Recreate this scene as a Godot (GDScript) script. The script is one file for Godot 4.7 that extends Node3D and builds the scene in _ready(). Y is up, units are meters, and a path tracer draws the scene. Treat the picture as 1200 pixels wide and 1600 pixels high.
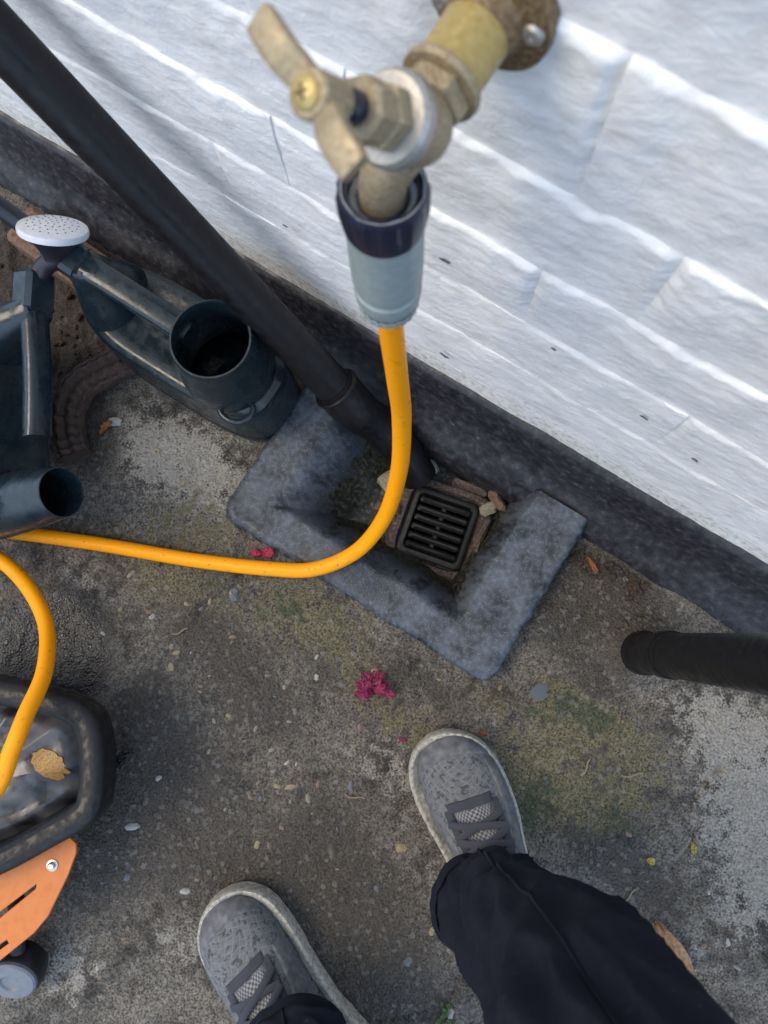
extends Node3D

const WALL_Z := -0.262
var counts := {}
var rng := RandomNumberGenerator.new()
var nz := FastNoiseLite.new()      # smooth relief noise, per metre
var nf := FastNoiseLite.new()      # finer relief noise
var M := {}                        # materials

# ---------------------------------------------------------------- naming and parenting
func numbered(n: String) -> String:
	var k: int = counts.get(n, 0)
	counts[n] = k + 1
	return n if k == 0 else "%s_%03d" % [n, k]

func thing(n: String, label: String, category: String, group := "") -> Node3D:
	var o := Node3D.new()
	o.name = numbered(n)
	add_child(o)
	tag(o, label, category, group)
	return o

func tag(o: Node, label: String, category: String, group := "") -> void:
	o.set_meta("label", label)
	o.set_meta("category", category)
	if group != "":
		o.set_meta("group", group)

func part(n: String, mesh: Mesh, mat: Material, parent: Node) -> MeshInstance3D:
	var o := MeshInstance3D.new()
	if parent == self:
		o.name = numbered(n)
	else:
		var c: Dictionary = parent.get_meta("_c") if parent.has_meta("_c") else {}
		var k: int = c.get(n, 0)
		c[n] = k + 1
		parent.set_meta("_c", c)
		o.name = n if k == 0 else "%s_%03d" % [n, k]
	o.mesh = mesh
	o.material_override = mat
	parent.add_child(o, true)
	return o

func clean(o: Node) -> void:
	if o.has_meta("_c"):
		o.remove_meta("_c")
	for c in o.get_children():
		clean(c)

# ---------------------------------------------------------------- mesh builder
class MB:
	var v := PackedVector3Array()
	var uv := PackedVector2Array()
	var t := PackedInt32Array()

	func add_v(p: Vector3, q := Vector2.ZERO) -> int:
		v.append(p); uv.append(q)
		return v.size() - 1

	func tri(a: int, b: int, c: int) -> void:
		t.append(a); t.append(b); t.append(c)

	func quad(a: int, b: int, c: int, d: int) -> void:
		tri(a, b, c); tri(a, c, d)

	func orient(from_t: int) -> void:      # closed shapes: outward faces run clockwise
		var vol := 0.0
		var o := v[t[from_t]]
		for i in range(from_t, t.size(), 3):
			vol += (v[t[i]] - o).dot((v[t[i + 1]] - o).cross(v[t[i + 2]] - o))
		if vol > 0.0:
			flip(from_t)

	func flip(from_t := 0) -> void:
		for i in range(from_t, t.size(), 3):
			var q := t[i + 1]
			t[i + 1] = t[i + 2]
			t[i + 2] = q

	func rings(rs: Array, cap0 := true, cap1 := true, closed := true) -> void:   # rs: array of loops of equal length
		var f := t.size()
		var n: int = rs[0].size()
		var base := v.size()
		for j in rs.size():
			for i in n:
				add_v(rs[j][i], Vector2(float(i) / n, float(j) / maxf(1.0, rs.size() - 1)))
		for j in rs.size() - 1:
			for i in (n if closed else n - 1):
				var i2 := (i + 1) % n
				quad(base + j * n + i, base + j * n + i2, base + (j + 1) * n + i2, base + (j + 1) * n + i)
		for e in 2:
			if (e == 0 and not cap0) or (e == 1 and not cap1):
				continue
			var row: int = 0 if e == 0 else rs.size() - 1
			var c := Vector3.ZERO
			for p in rs[row]:
				c += p
			var ci := add_v(c / n)
			for i in n:
				var i2 := (i + 1) % n
				if e == 0:
					tri(ci, base + row * n + i2, base + row * n + i)
				else:
					tri(ci, base + row * n + i, base + row * n + i2)
		orient(f)

	func tube(path: Array, rad, sides := 12, cap0 := true, cap1 := true, sq := 1.0, up_hint := Vector3.UP) -> void:
		var rs := []
		var up := up_hint
		for k in path.size():
			var d: Vector3 = (path[mini(k + 1, path.size() - 1)] - path[maxi(k - 1, 0)]).normalized()
			var s := d.cross(up)
			if s.length() < 0.05:
				s = d.cross(Vector3(1, 0.2, 0.3))
			s = s.normalized()
			up = s.cross(d).normalized()
			var r: float = rad[k] if rad is Array else rad
			var ring := []
			for i in sides:
				var a := TAU * i / sides
				ring.append(path[k] + s * cos(a) * r + up * sin(a) * r * sq)
			rs.append(ring)
		rings(rs, cap0, cap1)

	func lathe(xf: Transform3D, prof: Array, sides := 32, mod = null, cap0 := true, cap1 := true) -> void:   # prof: (radius, height) along local y
		var rs := []
		for p in prof:
			var ring := []
			for i in sides:
				var a := TAU * i / sides
				var r: float = p.x
				if mod != null:
					r = mod.call(a, p.y, r)
				ring.append(xf * Vector3(cos(a) * r, p.y, sin(a) * r))
			rs.append(ring)
		rings(rs, cap0, cap1)

	func box(xf: Transform3D, size: Vector3, b := 0.002) -> void:     # chamfered box
		var h := size * 0.5
		b = minf(b, minf(h.x, minf(h.y, h.z)) * 0.9)
		var prof := [[h.x - b, h.z - b, -h.y], [h.x, h.z, -h.y + b], [h.x, h.z, h.y - b], [h.x - b, h.z - b, h.y]]
		var rs := []
		for p in prof:
			var ring := []
			var hx: float = p[0]
			var hz: float = p[1]
			for c in [[hx - b, hz], [-hx + b, hz], [-hx, hz - b], [-hx, -hz + b], [-hx + b, -hz], [hx - b, -hz], [hx, -hz + b], [hx, hz - b]]:
				ring.append(xf * Vector3(c[0], p[2], c[1]))
			rs.append(ring)
		rings(rs)

	func prism(xf: Transform3D, poly: PackedVector2Array, y0: float, y1: float, b := 0.001) -> void:
		var f := t.size()
		var tris := Geometry2D.triangulate_polygon(poly)
		var n := poly.size()
		var ins := PackedVector2Array()
		var ccw := 0.0
		for i in n:
			ccw += poly[i].cross(poly[(i + 1) % n])
		var sg := 1.0 if ccw > 0 else -1.0
		for i in n:
			var e0 := (poly[i] - poly[(i + n - 1) % n]).normalized()
			var e1 := (poly[(i + 1) % n] - poly[i]).normalized()
			var m := (Vector2(-e0.y, e0.x) + Vector2(-e1.y, e1.x)) * sg
			ins.append(poly[i] + m.normalized() * b)
		var base := v.size()
		for lv in [[ins, y0], [poly, y0 + b], [poly, y1 - b], [ins, y1]]:
			for i in n:
				add_v(xf * Vector3(lv[0][i].x, lv[1], lv[0][i].y), lv[0][i])
		for l in 3:
			for i in n:
				var i2 := (i + 1) % n
				if sg > 0:
					quad(base + l * n + i, base + l * n + i2, base + (l + 1) * n + i2, base + (l + 1) * n + i)
				else:
					quad(base + l * n + i2, base + l * n + i, base + (l + 1) * n + i, base + (l + 1) * n + i2)
		for k in range(0, tris.size(), 3):
			var a := tris[k]; var b2 := tris[k + 1]; var c := tris[k + 2]
			var ar := (poly[b2] - poly[a]).cross(poly[c] - poly[a])
			if ar < 0:
				var q := b2; b2 = c; c = q
			tri(base + a, base + c, base + b2)
			tri(base + 3 * n + a, base + 3 * n + b2, base + 3 * n + c)
		orient(f)

	func sheet(nu: int, nv: int, fn: Callable, want: Vector3, uvf = null) -> void:   # open surface, facing want on average
		var f := t.size()
		var base := v.size()
		for j in nv + 1:
			for i in nu + 1:
				var a := float(i) / nu
				var b := float(j) / nv
				add_v(fn.call(a, b), uvf.call(a, b) if uvf != null else Vector2(a, b))
		for j in nv:
			for i in nu:
				var q := base + j * (nu + 1) + i
				quad(q, q + 1, q + nu + 2, q + nu + 1)
		var n := Vector3.ZERO
		for i in range(f, t.size(), 3):
			n += (v[t[i + 2]] - v[t[i]]).cross(v[t[i + 1]] - v[t[i]])
		if n.dot(want) < 0:
			flip(f)

	func done(crease := 40.0) -> ArrayMesh:
		var key := {}
		var w := PackedInt32Array()       # welded id of each vertex
		for p in v:
			var k := Vector3i((p * 50000.0).round())
			if not key.has(k):
				key[k] = key.size()
			w.append(key[k])
		var nt := t.size() / 3
		var fn := PackedVector3Array()
		var at := []
		at.resize(key.size())
		for i in key.size():
			at[i] = PackedInt32Array()
		for i in nt:
			var a := v[t[i * 3]]
			fn.append((v[t[i * 3 + 2]] - a).cross(v[t[i * 3 + 1]] - a))
			for c in 3:
				at[w[t[i * 3 + c]]].append(i)
		var lim := cos(deg_to_rad(crease))
		var pv := PackedVector3Array(); var pn := PackedVector3Array(); var pu := PackedVector2Array()
		for i in nt:
			var n0 := fn[i].normalized()
			for c in 3:
				var id := t[i * 3 + c]
				var s := Vector3.ZERO
				for g in at[w[id]]:
					if g == i or fn[g].normalized().dot(n0) > lim:
						s += fn[g]
				pv.append(v[id]); pu.append(uv[id]); pn.append(s.normalized() if s.length() > 0.0 else n0)
		return pack(pv, pn, pu, null)

	func smooth() -> ArrayMesh:            # all vertices shared, for large surfaces
		var n := PackedVector3Array()
		n.resize(v.size())
		for i in range(0, t.size(), 3):
			var a := t[i]; var b := t[i + 1]; var c := t[i + 2]
			var k := (v[c] - v[a]).cross(v[b] - v[a])
			n[a] += k; n[b] += k; n[c] += k
		for i in n.size():
			n[i] = n[i].normalized()
		return pack(v, n, uv, t)

	func pack(pv, pn, pu, ix) -> ArrayMesh:
		var arr := []
		arr.resize(Mesh.ARRAY_MAX)
		arr[Mesh.ARRAY_VERTEX] = pv; arr[Mesh.ARRAY_NORMAL] = pn; arr[Mesh.ARRAY_TEX_UV] = pu
		if ix != null:
			arr[Mesh.ARRAY_INDEX] = ix
		var m := ArrayMesh.new()
		m.add_surface_from_arrays(Mesh.PRIMITIVE_TRIANGLES, arr)
		return m

func curve(pts: Array, n: int) -> Array:        # Catmull-Rom through the points
	var r := []
	for i in pts.size() - 1:
		var a: Vector3 = pts[maxi(i - 1, 0)]; var b: Vector3 = pts[i]; var c: Vector3 = pts[i + 1]; var d: Vector3 = pts[mini(i + 2, pts.size() - 1)]
		for k in n:
			r.append(b.cubic_interpolate(c, a, d, float(k) / n))
	r.append(pts[-1])
	return r

func lut(xs: Array, ys: Array, x: float) -> float:
	if x <= xs[0]:
		return ys[0]
	for i in xs.size() - 1:
		if x <= xs[i + 1]:
			var k: float = (x - xs[i]) / (xs[i + 1] - xs[i])
			return lerpf(ys[i], ys[i + 1], k)
	return ys[-1]

func basis_y(dir: Vector3, hint := Vector3(0, 0, 1)) -> Basis:    # a basis whose y runs along dir
	var y := dir.normalized()
	var x := y.cross(hint)
	if x.length() < 0.05:
		x = y.cross(Vector3(1, 0, 0))
	x = x.normalized()
	return Basis(x, y, x.cross(y).normalized())

# ---------------------------------------------------------------- materials
func lin(r: float, g: float, b: float) -> Color:
	return Color(r, g, b).linear_to_srgb()

func noise(seed_: int, freq: float, oct := 4, type := FastNoiseLite.TYPE_SIMPLEX_SMOOTH) -> FastNoiseLite:
	var n := FastNoiseLite.new()
	n.seed = seed_; n.frequency = freq; n.noise_type = type
	n.fractal_type = FastNoiseLite.FRACTAL_FBM; n.fractal_octaves = oct
	return n

func ramp_tex(n: FastNoiseLite, stops: Array, size := 512) -> NoiseTexture2D:   # stops: [offset, linear colour]
	var g := Gradient.new()
	var off := PackedFloat32Array(); var col := PackedColorArray()
	for s in stops:
		off.append(s[0]); col.append(lin(s[1], s[2], s[3]))
	g.offsets = off; g.colors = col
	var t := NoiseTexture2D.new()
	t.width = size; t.height = size; t.seamless = true; t.noise = n; t.color_ramp = g
	return t

func bump_tex(n: FastNoiseLite, strength: float, size := 512) -> NoiseTexture2D:
	var t := NoiseTexture2D.new()
	t.width = size; t.height = size; t.seamless = true; t.noise = n; t.as_normal_map = true; t.bump_strength = strength
	return t

func grey_tex(n: FastNoiseLite, lo: float, hi: float, size := 512) -> NoiseTexture2D:
	var g := Gradient.new()
	g.offsets = PackedFloat32Array([0.25, 0.75]); g.colors = PackedColorArray([Color(lo, lo, lo), Color(hi, hi, hi)])
	var t := NoiseTexture2D.new()
	t.width = size; t.height = size; t.seamless = true; t.noise = n; t.color_ramp = g
	return t

func mat(name_: String, albedo, rough := 0.6, scale := Vector3(4, 4, 4), normal = null, nscale := 0.5, rough_tex = null, metal := 0.0) -> StandardMaterial3D:
	var m := StandardMaterial3D.new()
	m.resource_name = name_
	if albedo is Color:
		m.albedo_color = albedo
	else:
		m.albedo_texture = albedo
	m.roughness = rough
	m.metallic = metal
	m.uv1_triplanar = true
	m.uv1_scale = scale
	if normal != null:
		m.normal_enabled = true
		m.normal_texture = normal
		m.normal_scale = nscale
	if rough_tex != null:
		m.roughness = 1.0
		m.roughness_texture = rough_tex
	M[name_] = m
	return m

func slab_material() -> void:       # painted cement: mottled, scuffed, dirty round the hollow, one wet splash
	var w := 768
	var h := 460
	var a := noise(41, 0.012, 6); var b := noise(47, 0.06, 4); var c := noise(48, 0.35, 2)
	var im := Image.create(w, h, false, Image.FORMAT_RGB8)
	var ro := Image.create(w, h, false, Image.FORMAT_L8)
	for j in h:
		for i in w:
			var x := lerpf(-0.274, 0.119, (i + 0.5) / w)
			var z := lerpf(-0.222, 0.013, (j + 0.5) / h)
			var n := a.get_noise_2d(i, j); var m := b.get_noise_2d(i, j); var g := c.get_noise_2d(i, j)
			var v := 0.062 + n * 0.075 + m * 0.030 + g * 0.034
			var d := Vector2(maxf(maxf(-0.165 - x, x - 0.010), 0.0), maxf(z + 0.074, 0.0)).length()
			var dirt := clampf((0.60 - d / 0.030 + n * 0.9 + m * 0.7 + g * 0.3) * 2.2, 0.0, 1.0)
			var pat := clampf((0.55 - Vector2((x + 0.078) / 0.042, (z + 0.022) / 0.022).length() * 0.5 + n * 0.5 + m * 0.4) * 6.0, 0.0, 1.0)
			pat = maxf(pat, clampf((0.42 - Vector2((x + 0.245) / 0.03, (z + 0.015) / 0.03).length() * 0.5 + n * 0.7 + m * 0.5) * 5.0, 0.0, 0.6))
			var col := Vector3(v * 0.86, v * 1.02, v * 1.30)
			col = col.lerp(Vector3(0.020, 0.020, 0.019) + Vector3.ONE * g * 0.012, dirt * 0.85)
			col *= 1.0 - 0.5 * pat
			if g > 0.42 and m > 0.05:
				col = Vector3(0.20, 0.205, 0.21)
			im.set_pixel(i, j, lin(clampf(col.x, 0.004, 1.0), clampf(col.y, 0.004, 1.0), clampf(col.z, 0.004, 1.0)))
			var q := clampf(0.62 + n * 0.2 + g * 0.15 - pat * 0.36 - dirt * 0.1, 0.2, 0.9)
			ro.set_pixel(i, j, Color(q, q, q))
	var t := mat("slab_paint", ImageTexture.create_from_image(im), 1.0, Vector3.ONE, null, 0.0, ImageTexture.create_from_image(ro))
	t.uv1_triplanar = false
	t.texture_repeat = false

func make_materials() -> void:
	var soft_bump := bump_tex(noise(11, 0.03, 4), 4.0)
	var grain_bump := bump_tex(noise(12, 0.16, 3), 5.0)
	var r_mid := grey_tex(noise(13, 0.02, 4), 0.28, 0.62)
	var r_dull := grey_tex(noise(14, 0.03, 4), 0.45, 0.8)
	var wrinkle := noise(22, 0.045, 4)
	wrinkle.fractal_type = FastNoiseLite.FRACTAL_RIDGED
	# paint on the wall: many coats of white, streaked by the brush
	var w := mat("white_paint", ramp_tex(noise(21, 0.014, 5), [[0.0, 0.66, 0.64, 0.61], [0.3, 0.76, 0.75, 0.735], [0.5, 0.80, 0.795, 0.785], [0.8, 0.82, 0.815, 0.81], [1.0, 0.75, 0.745, 0.74]], 1024), 0.5, Vector3(2.0, 3.2, 3.2), bump_tex(wrinkle, 5.0, 1024), 0.22)
	w.uv1_world_triplanar = true
	mat("old_pointing", ramp_tex(noise(23, 0.03, 5), [[0.0, 0.42, 0.37, 0.32], [0.35, 0.62, 0.59, 0.55], [0.55, 0.74, 0.72, 0.69], [1.0, 0.78, 0.77, 0.75]]), 0.7, Vector3(6, 6, 6), grain_bump, 0.3)
	mat("flaked_paint", lin(0.10, 0.10, 0.11), 0.8)
	var p := mat("black_paint", ramp_tex(noise(31, 0.03, 7), [[0.0, 0.008, 0.008, 0.011], [0.45, 0.016, 0.016, 0.021], [0.62, 0.026, 0.0255, 0.031], [0.78, 0.045, 0.043, 0.048], [0.9, 0.09, 0.086, 0.088], [1.0, 0.17, 0.16, 0.155]], 1024), 0.6, Vector3(2.2, 2.8, 2.8), grain_bump, 0.12, grey_tex(noise(32, 0.03, 4), 0.35, 0.65))
	p.uv1_world_triplanar = true
	slab_material()
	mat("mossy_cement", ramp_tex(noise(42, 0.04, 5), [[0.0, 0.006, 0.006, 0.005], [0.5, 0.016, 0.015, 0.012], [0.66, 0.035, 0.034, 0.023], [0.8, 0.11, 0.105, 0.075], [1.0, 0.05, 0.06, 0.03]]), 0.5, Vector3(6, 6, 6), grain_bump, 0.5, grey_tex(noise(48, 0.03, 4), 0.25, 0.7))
	mat("clay", ramp_tex(noise(43, 0.03, 4), [[0.0, 0.02, 0.013, 0.012], [0.5, 0.06, 0.04, 0.035], [0.8, 0.13, 0.10, 0.08], [1.0, 0.24, 0.21, 0.16]]), 0.6, Vector3(12, 12, 12), grain_bump, 0.7)
	mat("mortar", ramp_tex(noise(44, 0.04, 4), [[0.0, 0.14, 0.13, 0.10], [0.6, 0.27, 0.25, 0.20], [1.0, 0.36, 0.34, 0.28]]), 0.85, Vector3(14, 14, 14), grain_bump, 0.9)
	mat("cast_iron", ramp_tex(noise(45, 0.05, 4), [[0.0, 0.003, 0.003, 0.004], [0.7, 0.006, 0.006, 0.007], [1.0, 0.03, 0.026, 0.02]]), 0.5, Vector3(14, 14, 14), grain_bump, 0.6, r_mid)
	mat("hole_shade", lin(0.03, 0.028, 0.025), 0.9)  # shade inside holes and slots, put into a flat dark colour
	mat("black_pipe", ramp_tex(noise(51, 0.03, 6), [[0.0, 0.004, 0.004, 0.005], [0.6, 0.007, 0.0065, 0.008], [0.8, 0.012, 0.011, 0.012], [1.0, 0.06, 0.055, 0.05]], 512), 0.45, Vector3(7, 7, 7), soft_bump, 0.12, r_mid)
	mat("can_plastic", ramp_tex(noise(61, 0.012, 5), [[0.0, 0.007, 0.014, 0.019], [0.6, 0.010, 0.019, 0.025], [0.8, 0.014, 0.025, 0.032], [1.0, 0.03, 0.044, 0.05]], 512), 0.35, Vector3(6, 6, 6), soft_bump, 0.15, grey_tex(noise(62, 0.016, 5), 0.16, 0.4))
	mat("dark_plastic", lin(0.014, 0.012, 0.018), 0.4, Vector3(8, 8, 8), soft_bump, 0.1)
	mat("rose_plastic", ramp_tex(noise(63, 0.03, 4), [[0.0, 0.42, 0.43, 0.47], [0.6, 0.56, 0.57, 0.61], [1.0, 0.62, 0.62, 0.66]]), 0.5, Vector3(9, 9, 9))
	var brass := mat("brass", ramp_tex(noise(71, 0.04, 5), [[0.0, 0.15, 0.105, 0.055], [0.35, 0.32, 0.25, 0.15], [0.7, 0.40, 0.33, 0.22], [1.0, 0.47, 0.42, 0.33]]), 0.45, Vector3(16, 16, 16), soft_bump, 0.2, grey_tex(noise(72, 0.03, 4), 0.42, 0.7))
	brass.metallic = 0.5
	var yb := mat("yellow_brass", ramp_tex(noise(73, 0.03, 5), [[0.0, 0.36, 0.25, 0.08], [0.5, 0.44, 0.33, 0.12], [0.85, 0.48, 0.38, 0.17], [1.0, 0.56, 0.50, 0.36]]), 0.4, Vector3(12, 12, 12), soft_bump, 0.2, grey_tex(noise(74, 0.03, 4), 0.3, 0.5))
	yb.metallic = 0.45
	var bb := mat("brown_brass", ramp_tex(noise(79, 0.035, 5), [[0.0, 0.06, 0.035, 0.018], [0.45, 0.16, 0.10, 0.05], [0.75, 0.27, 0.19, 0.10], [1.0, 0.42, 0.36, 0.28]]), 0.5, Vector3(14, 14, 14), soft_bump, 0.25)
	bb.metallic = 0.4
	mat("limescale", ramp_tex(noise(80, 0.08, 4), [[0.0, 0.10, 0.11, 0.14], [0.5, 0.30, 0.31, 0.34], [1.0, 0.55, 0.56, 0.58]]), 0.8, Vector3(20, 20, 20), grain_bump, 0.6)
	var dull := mat("dull_metal", ramp_tex(noise(75, 0.04, 5), [[0.0, 0.3, 0.28, 0.25], [0.6, 0.45, 0.43, 0.40], [1.0, 0.55, 0.53, 0.5]]), 0.45, Vector3(16, 16, 16), soft_bump, 0.2)
	dull.metallic = 0.7
	mat("red_fibre", lin(0.32, 0.03, 0.06), 0.7)
	mat("collar_plastic", ramp_tex(noise(76, 0.05, 4), [[0.0, 0.008, 0.009, 0.024], [0.7, 0.012, 0.014, 0.034], [1.0, 0.05, 0.052, 0.08]]), 0.35, Vector3(12, 12, 12), soft_bump, 0.2)
	mat("grey_plastic", ramp_tex(noise(77, 0.02, 4), [[0.0, 0.22, 0.26, 0.255], [0.6, 0.27, 0.315, 0.31], [1.0, 0.31, 0.35, 0.34]]), 0.45, Vector3(12, 12, 12), soft_bump, 0.15)
	mat("hose_rubber", ramp_tex(noise(78, 0.045, 6), [[0.0, 0.92, 0.335, 0.003], [0.78, 0.90, 0.325, 0.003], [0.84, 0.70, 0.24, 0.008], [0.90, 0.25, 0.10, 0.015], [1.0, 0.06, 0.035, 0.015]], 512), 0.42, Vector3(5, 5, 5), soft_bump, 0.1)
	mat("black_tub", ramp_tex(noise(81, 0.02, 5), [[0.0, 0.008, 0.008, 0.009], [0.6, 0.014, 0.014, 0.016], [1.0, 0.035, 0.033, 0.035]]), 0.5, Vector3(7, 7, 7), soft_bump, 0.25, r_mid)
	mat("wet_film", ramp_tex(noise(82, 0.008, 6), [[0.0, 0.006, 0.006, 0.008], [0.36, 0.010, 0.010, 0.012], [0.46, 0.055, 0.055, 0.062], [0.6, 0.085, 0.085, 0.095], [0.75, 0.11, 0.105, 0.105], [1.0, 0.16, 0.15, 0.145]]), 0.22, Vector3(5, 5, 5), soft_bump, 0.08, grey_tex(noise(83, 0.02, 4), 0.2, 0.5))
	mat("orange_paint", ramp_tex(noise(84, 0.02, 4), [[0.0, 0.50, 0.12, 0.012], [0.6, 0.56, 0.15, 0.016], [1.0, 0.52, 0.16, 0.03]]), 0.45, Vector3(7, 7, 7), soft_bump, 0.1)
	mat("ochre_patch", ramp_tex(noise(86, 0.05, 5), [[0.0, 0.05, 0.03, 0.015], [0.4, 0.30, 0.15, 0.03], [1.0, 0.50, 0.27, 0.06]]), 0.5, Vector3(12, 12, 12))
	mat("zinc", lin(0.5, 0.5, 0.5), 0.35, Vector3(9, 9, 9), soft_bump, 0.2, null, 0.9)
	mat("wheel_grey", ramp_tex(noise(85, 0.02, 4), [[0.0, 0.11, 0.12, 0.14], [1.0, 0.17, 0.18, 0.205]]), 0.45, Vector3(9, 9, 9), soft_bump, 0.15)
	mat("trouser_cloth", ramp_tex(noise(91, 0.03, 6), [[0.0, 0.0065, 0.0075, 0.014], [0.6, 0.009, 0.0105, 0.020], [0.86, 0.012, 0.0135, 0.022], [0.93, 0.03, 0.03, 0.033], [1.0, 0.16, 0.16, 0.15]], 512), 0.9, Vector3(7, 7, 7), bump_tex(noise(92, 0.3, 2), 2.0), 0.06)
	mat("jacket_cloth", ramp_tex(noise(93, 0.03, 5), [[0.0, 0.011, 0.0095, 0.010], [0.7, 0.017, 0.015, 0.015], [1.0, 0.035, 0.03, 0.028]]), 0.92, Vector3(7, 7, 7), bump_tex(noise(94, 0.3, 2), 2.0), 0.06)
	mat("skin", lin(0.45, 0.26, 0.19), 0.55)
	mat("hair", lin(0.03, 0.02, 0.015), 0.7)
	mat("sole_foam", ramp_tex(noise(95, 0.035, 6), [[0.0, 0.10, 0.09, 0.07], [0.35, 0.26, 0.245, 0.21], [0.55, 0.43, 0.41, 0.36], [1.0, 0.55, 0.53, 0.48]]), 0.8, Vector3(9, 9, 9), grain_bump, 0.4)
	mat("shoe_overlay", ramp_tex(noise(96, 0.02, 6), [[0.0, 0.05, 0.052, 0.058], [0.4, 0.10, 0.104, 0.115], [0.7, 0.15, 0.154, 0.165], [1.0, 0.23, 0.225, 0.22]]), 0.75, Vector3(9, 9, 9), grain_bump, 0.25)
	mat("lace_cloth", lin(0.040, 0.043, 0.056), 0.9, Vector3(20, 20, 20), bump_tex(noise(97, 0.3, 2), 3.0), 0.4)
	mat("petal_red", ramp_tex(noise(101, 0.03, 4), [[0.0, 0.26, 0.008, 0.035], [0.6, 0.38, 0.012, 0.055], [1.0, 0.45, 0.04, 0.10]]), 0.6, Vector3(30, 30, 30))
	mat("petal_magenta", ramp_tex(noise(102, 0.03, 4), [[0.0, 0.11, 0.006, 0.03], [0.6, 0.22, 0.015, 0.065], [1.0, 0.34, 0.04, 0.12]]), 0.7, Vector3(30, 30, 30), soft_bump, 0.3)
	mat("dead_leaf", ramp_tex(noise(103, 0.025, 5), [[0.0, 0.13, 0.055, 0.02], [0.5, 0.26, 0.16, 0.08], [1.0, 0.38, 0.29, 0.18]]), 0.75, Vector3(14, 14, 14), soft_bump, 0.4)
	mat("rust_leaf", lin(0.22, 0.065, 0.022), 0.75)
	mat("yellow_leaf", lin(0.42, 0.33, 0.06), 0.7)
	mat("green_leaf", lin(0.07, 0.12, 0.035), 0.6)
	mat("twig", lin(0.23, 0.19, 0.13), 0.85)
	mat("rusty_iron", ramp_tex(noise(104, 0.04, 6), [[0.0, 0.022, 0.013, 0.010], [0.5, 0.05, 0.03, 0.024], [0.8, 0.085, 0.052, 0.04], [1.0, 0.13, 0.075, 0.05]]), 0.75, Vector3(10, 10, 10), grain_bump, 0.9)
	mat("old_brick", ramp_tex(noise(105, 0.03, 5), [[0.0, 0.08, 0.045, 0.03], [0.6, 0.17, 0.10, 0.07], [1.0, 0.24, 0.16, 0.12]]), 0.85, Vector3(8, 8, 8), grain_bump, 0.9)
	mat("soil", ramp_tex(noise(106, 0.06, 6), [[0.0, 0.018, 0.012, 0.008], [0.6, 0.045, 0.03, 0.02], [1.0, 0.10, 0.075, 0.05]]), 0.95, Vector3(8, 8, 8), grain_bump, 1.0)
	M.trouser_cloth.metallic_specular = 0.3
	M.jacket_cloth.metallic_specular = 0.15
	M.hose_rubber.metallic_specular = 0.32
	M.black_pipe.metallic_specular = 0.36
	M.can_plastic.metallic_specular = 0.5
	M.black_tub.metallic_specular = 0.36
	for k in 6:
		var c: Array = [[0.25, 0.235, 0.20], [0.17, 0.155, 0.13], [0.30, 0.24, 0.15], [0.13, 0.14, 0.16], [0.22, 0.15, 0.105], [0.36, 0.35, 0.33]][k]
		mat("pebble_%d" % k, ramp_tex(noise(110 + k, 0.04, 4), [[0.0, c[0] * 0.6, c[1] * 0.6, c[2] * 0.6], [1.0, c[0], c[1], c[2]]], 128), 0.7, Vector3(30, 30, 30))
	mat("gum", lin(0.07, 0.078, 0.09), 0.7)
	# woven ripstop of the shoes: computed cloth print
	var im := Image.create(256, 256, false, Image.FORMAT_RGB8)
	var cl := noise(120, 0.02, 4)
	for y in 256:
		for x in 256:
			var a := absf(fposmod(x / 32.0, 1.0) - 0.5)
			var b := absf(fposmod(y / 32.0, 1.0) - 0.5)
			var line := 1.0 if (a > 0.44 or b > 0.44) else 0.0
			var weave := 0.5 + 0.5 * float((x + y) % 4 < 2)
			var n := cl.get_noise_2d(x, y)
			var g := 0.11 + 0.055 * line + 0.015 * weave + 0.03 * n
			im.set_pixel(x, y, lin(g * 0.95, g * 0.98, g * 1.06))
	var rip := mat("ripstop", ImageTexture.create_from_image(im), 0.75)
	rip.uv1_triplanar = false
	rip.uv1_scale = Vector3(4.2, 4.2, 1)
	rip.detail_enabled = true
	rip.detail_albedo = ramp_tex(noise(122, 0.012, 5), [[0.0, 0.30, 0.30, 0.32], [0.33, 0.45, 0.45, 0.46], [0.40, 0.92, 0.92, 0.93], [0.7, 1.0, 1.0, 1.0], [1.0, 0.85, 0.80, 0.72]])
	rip.detail_blend_mode = BaseMaterial3D.BLEND_MODE_MUL
	rip.detail_uv_layer = BaseMaterial3D.DETAIL_UV_1
	var im2 := Image.create(64, 64, false, Image.FORMAT_RGB8)
	for y in 64:
		for x in 64:
			var on := (int(x / 8) + int(y / 8)) % 2 == 0
			im2.set_pixel(x, y, lin(0.24, 0.24, 0.26) if on else lin(0.07, 0.07, 0.08))
	var mesh_cloth := mat("tongue_mesh", ImageTexture.create_from_image(im2), 0.85)
	mesh_cloth.uv1_triplanar = false
	mesh_cloth.uv1_scale = Vector3(5.0, 2.6, 1)

# ---------------------------------------------------------------- ground: trodden concrete with stains, moss and aggregate
const GX0 := -0.90
const GX1 := 0.66
const GZ0 := -0.27
const GZ1 := 0.72

func bell(x: float, z: float, a: Array) -> float:
	var dx: float = (x - a[0]) / a[2]
	var dz: float = (z - a[1]) / a[3]
	return exp(-(dx * dx + dz * dz))

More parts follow.
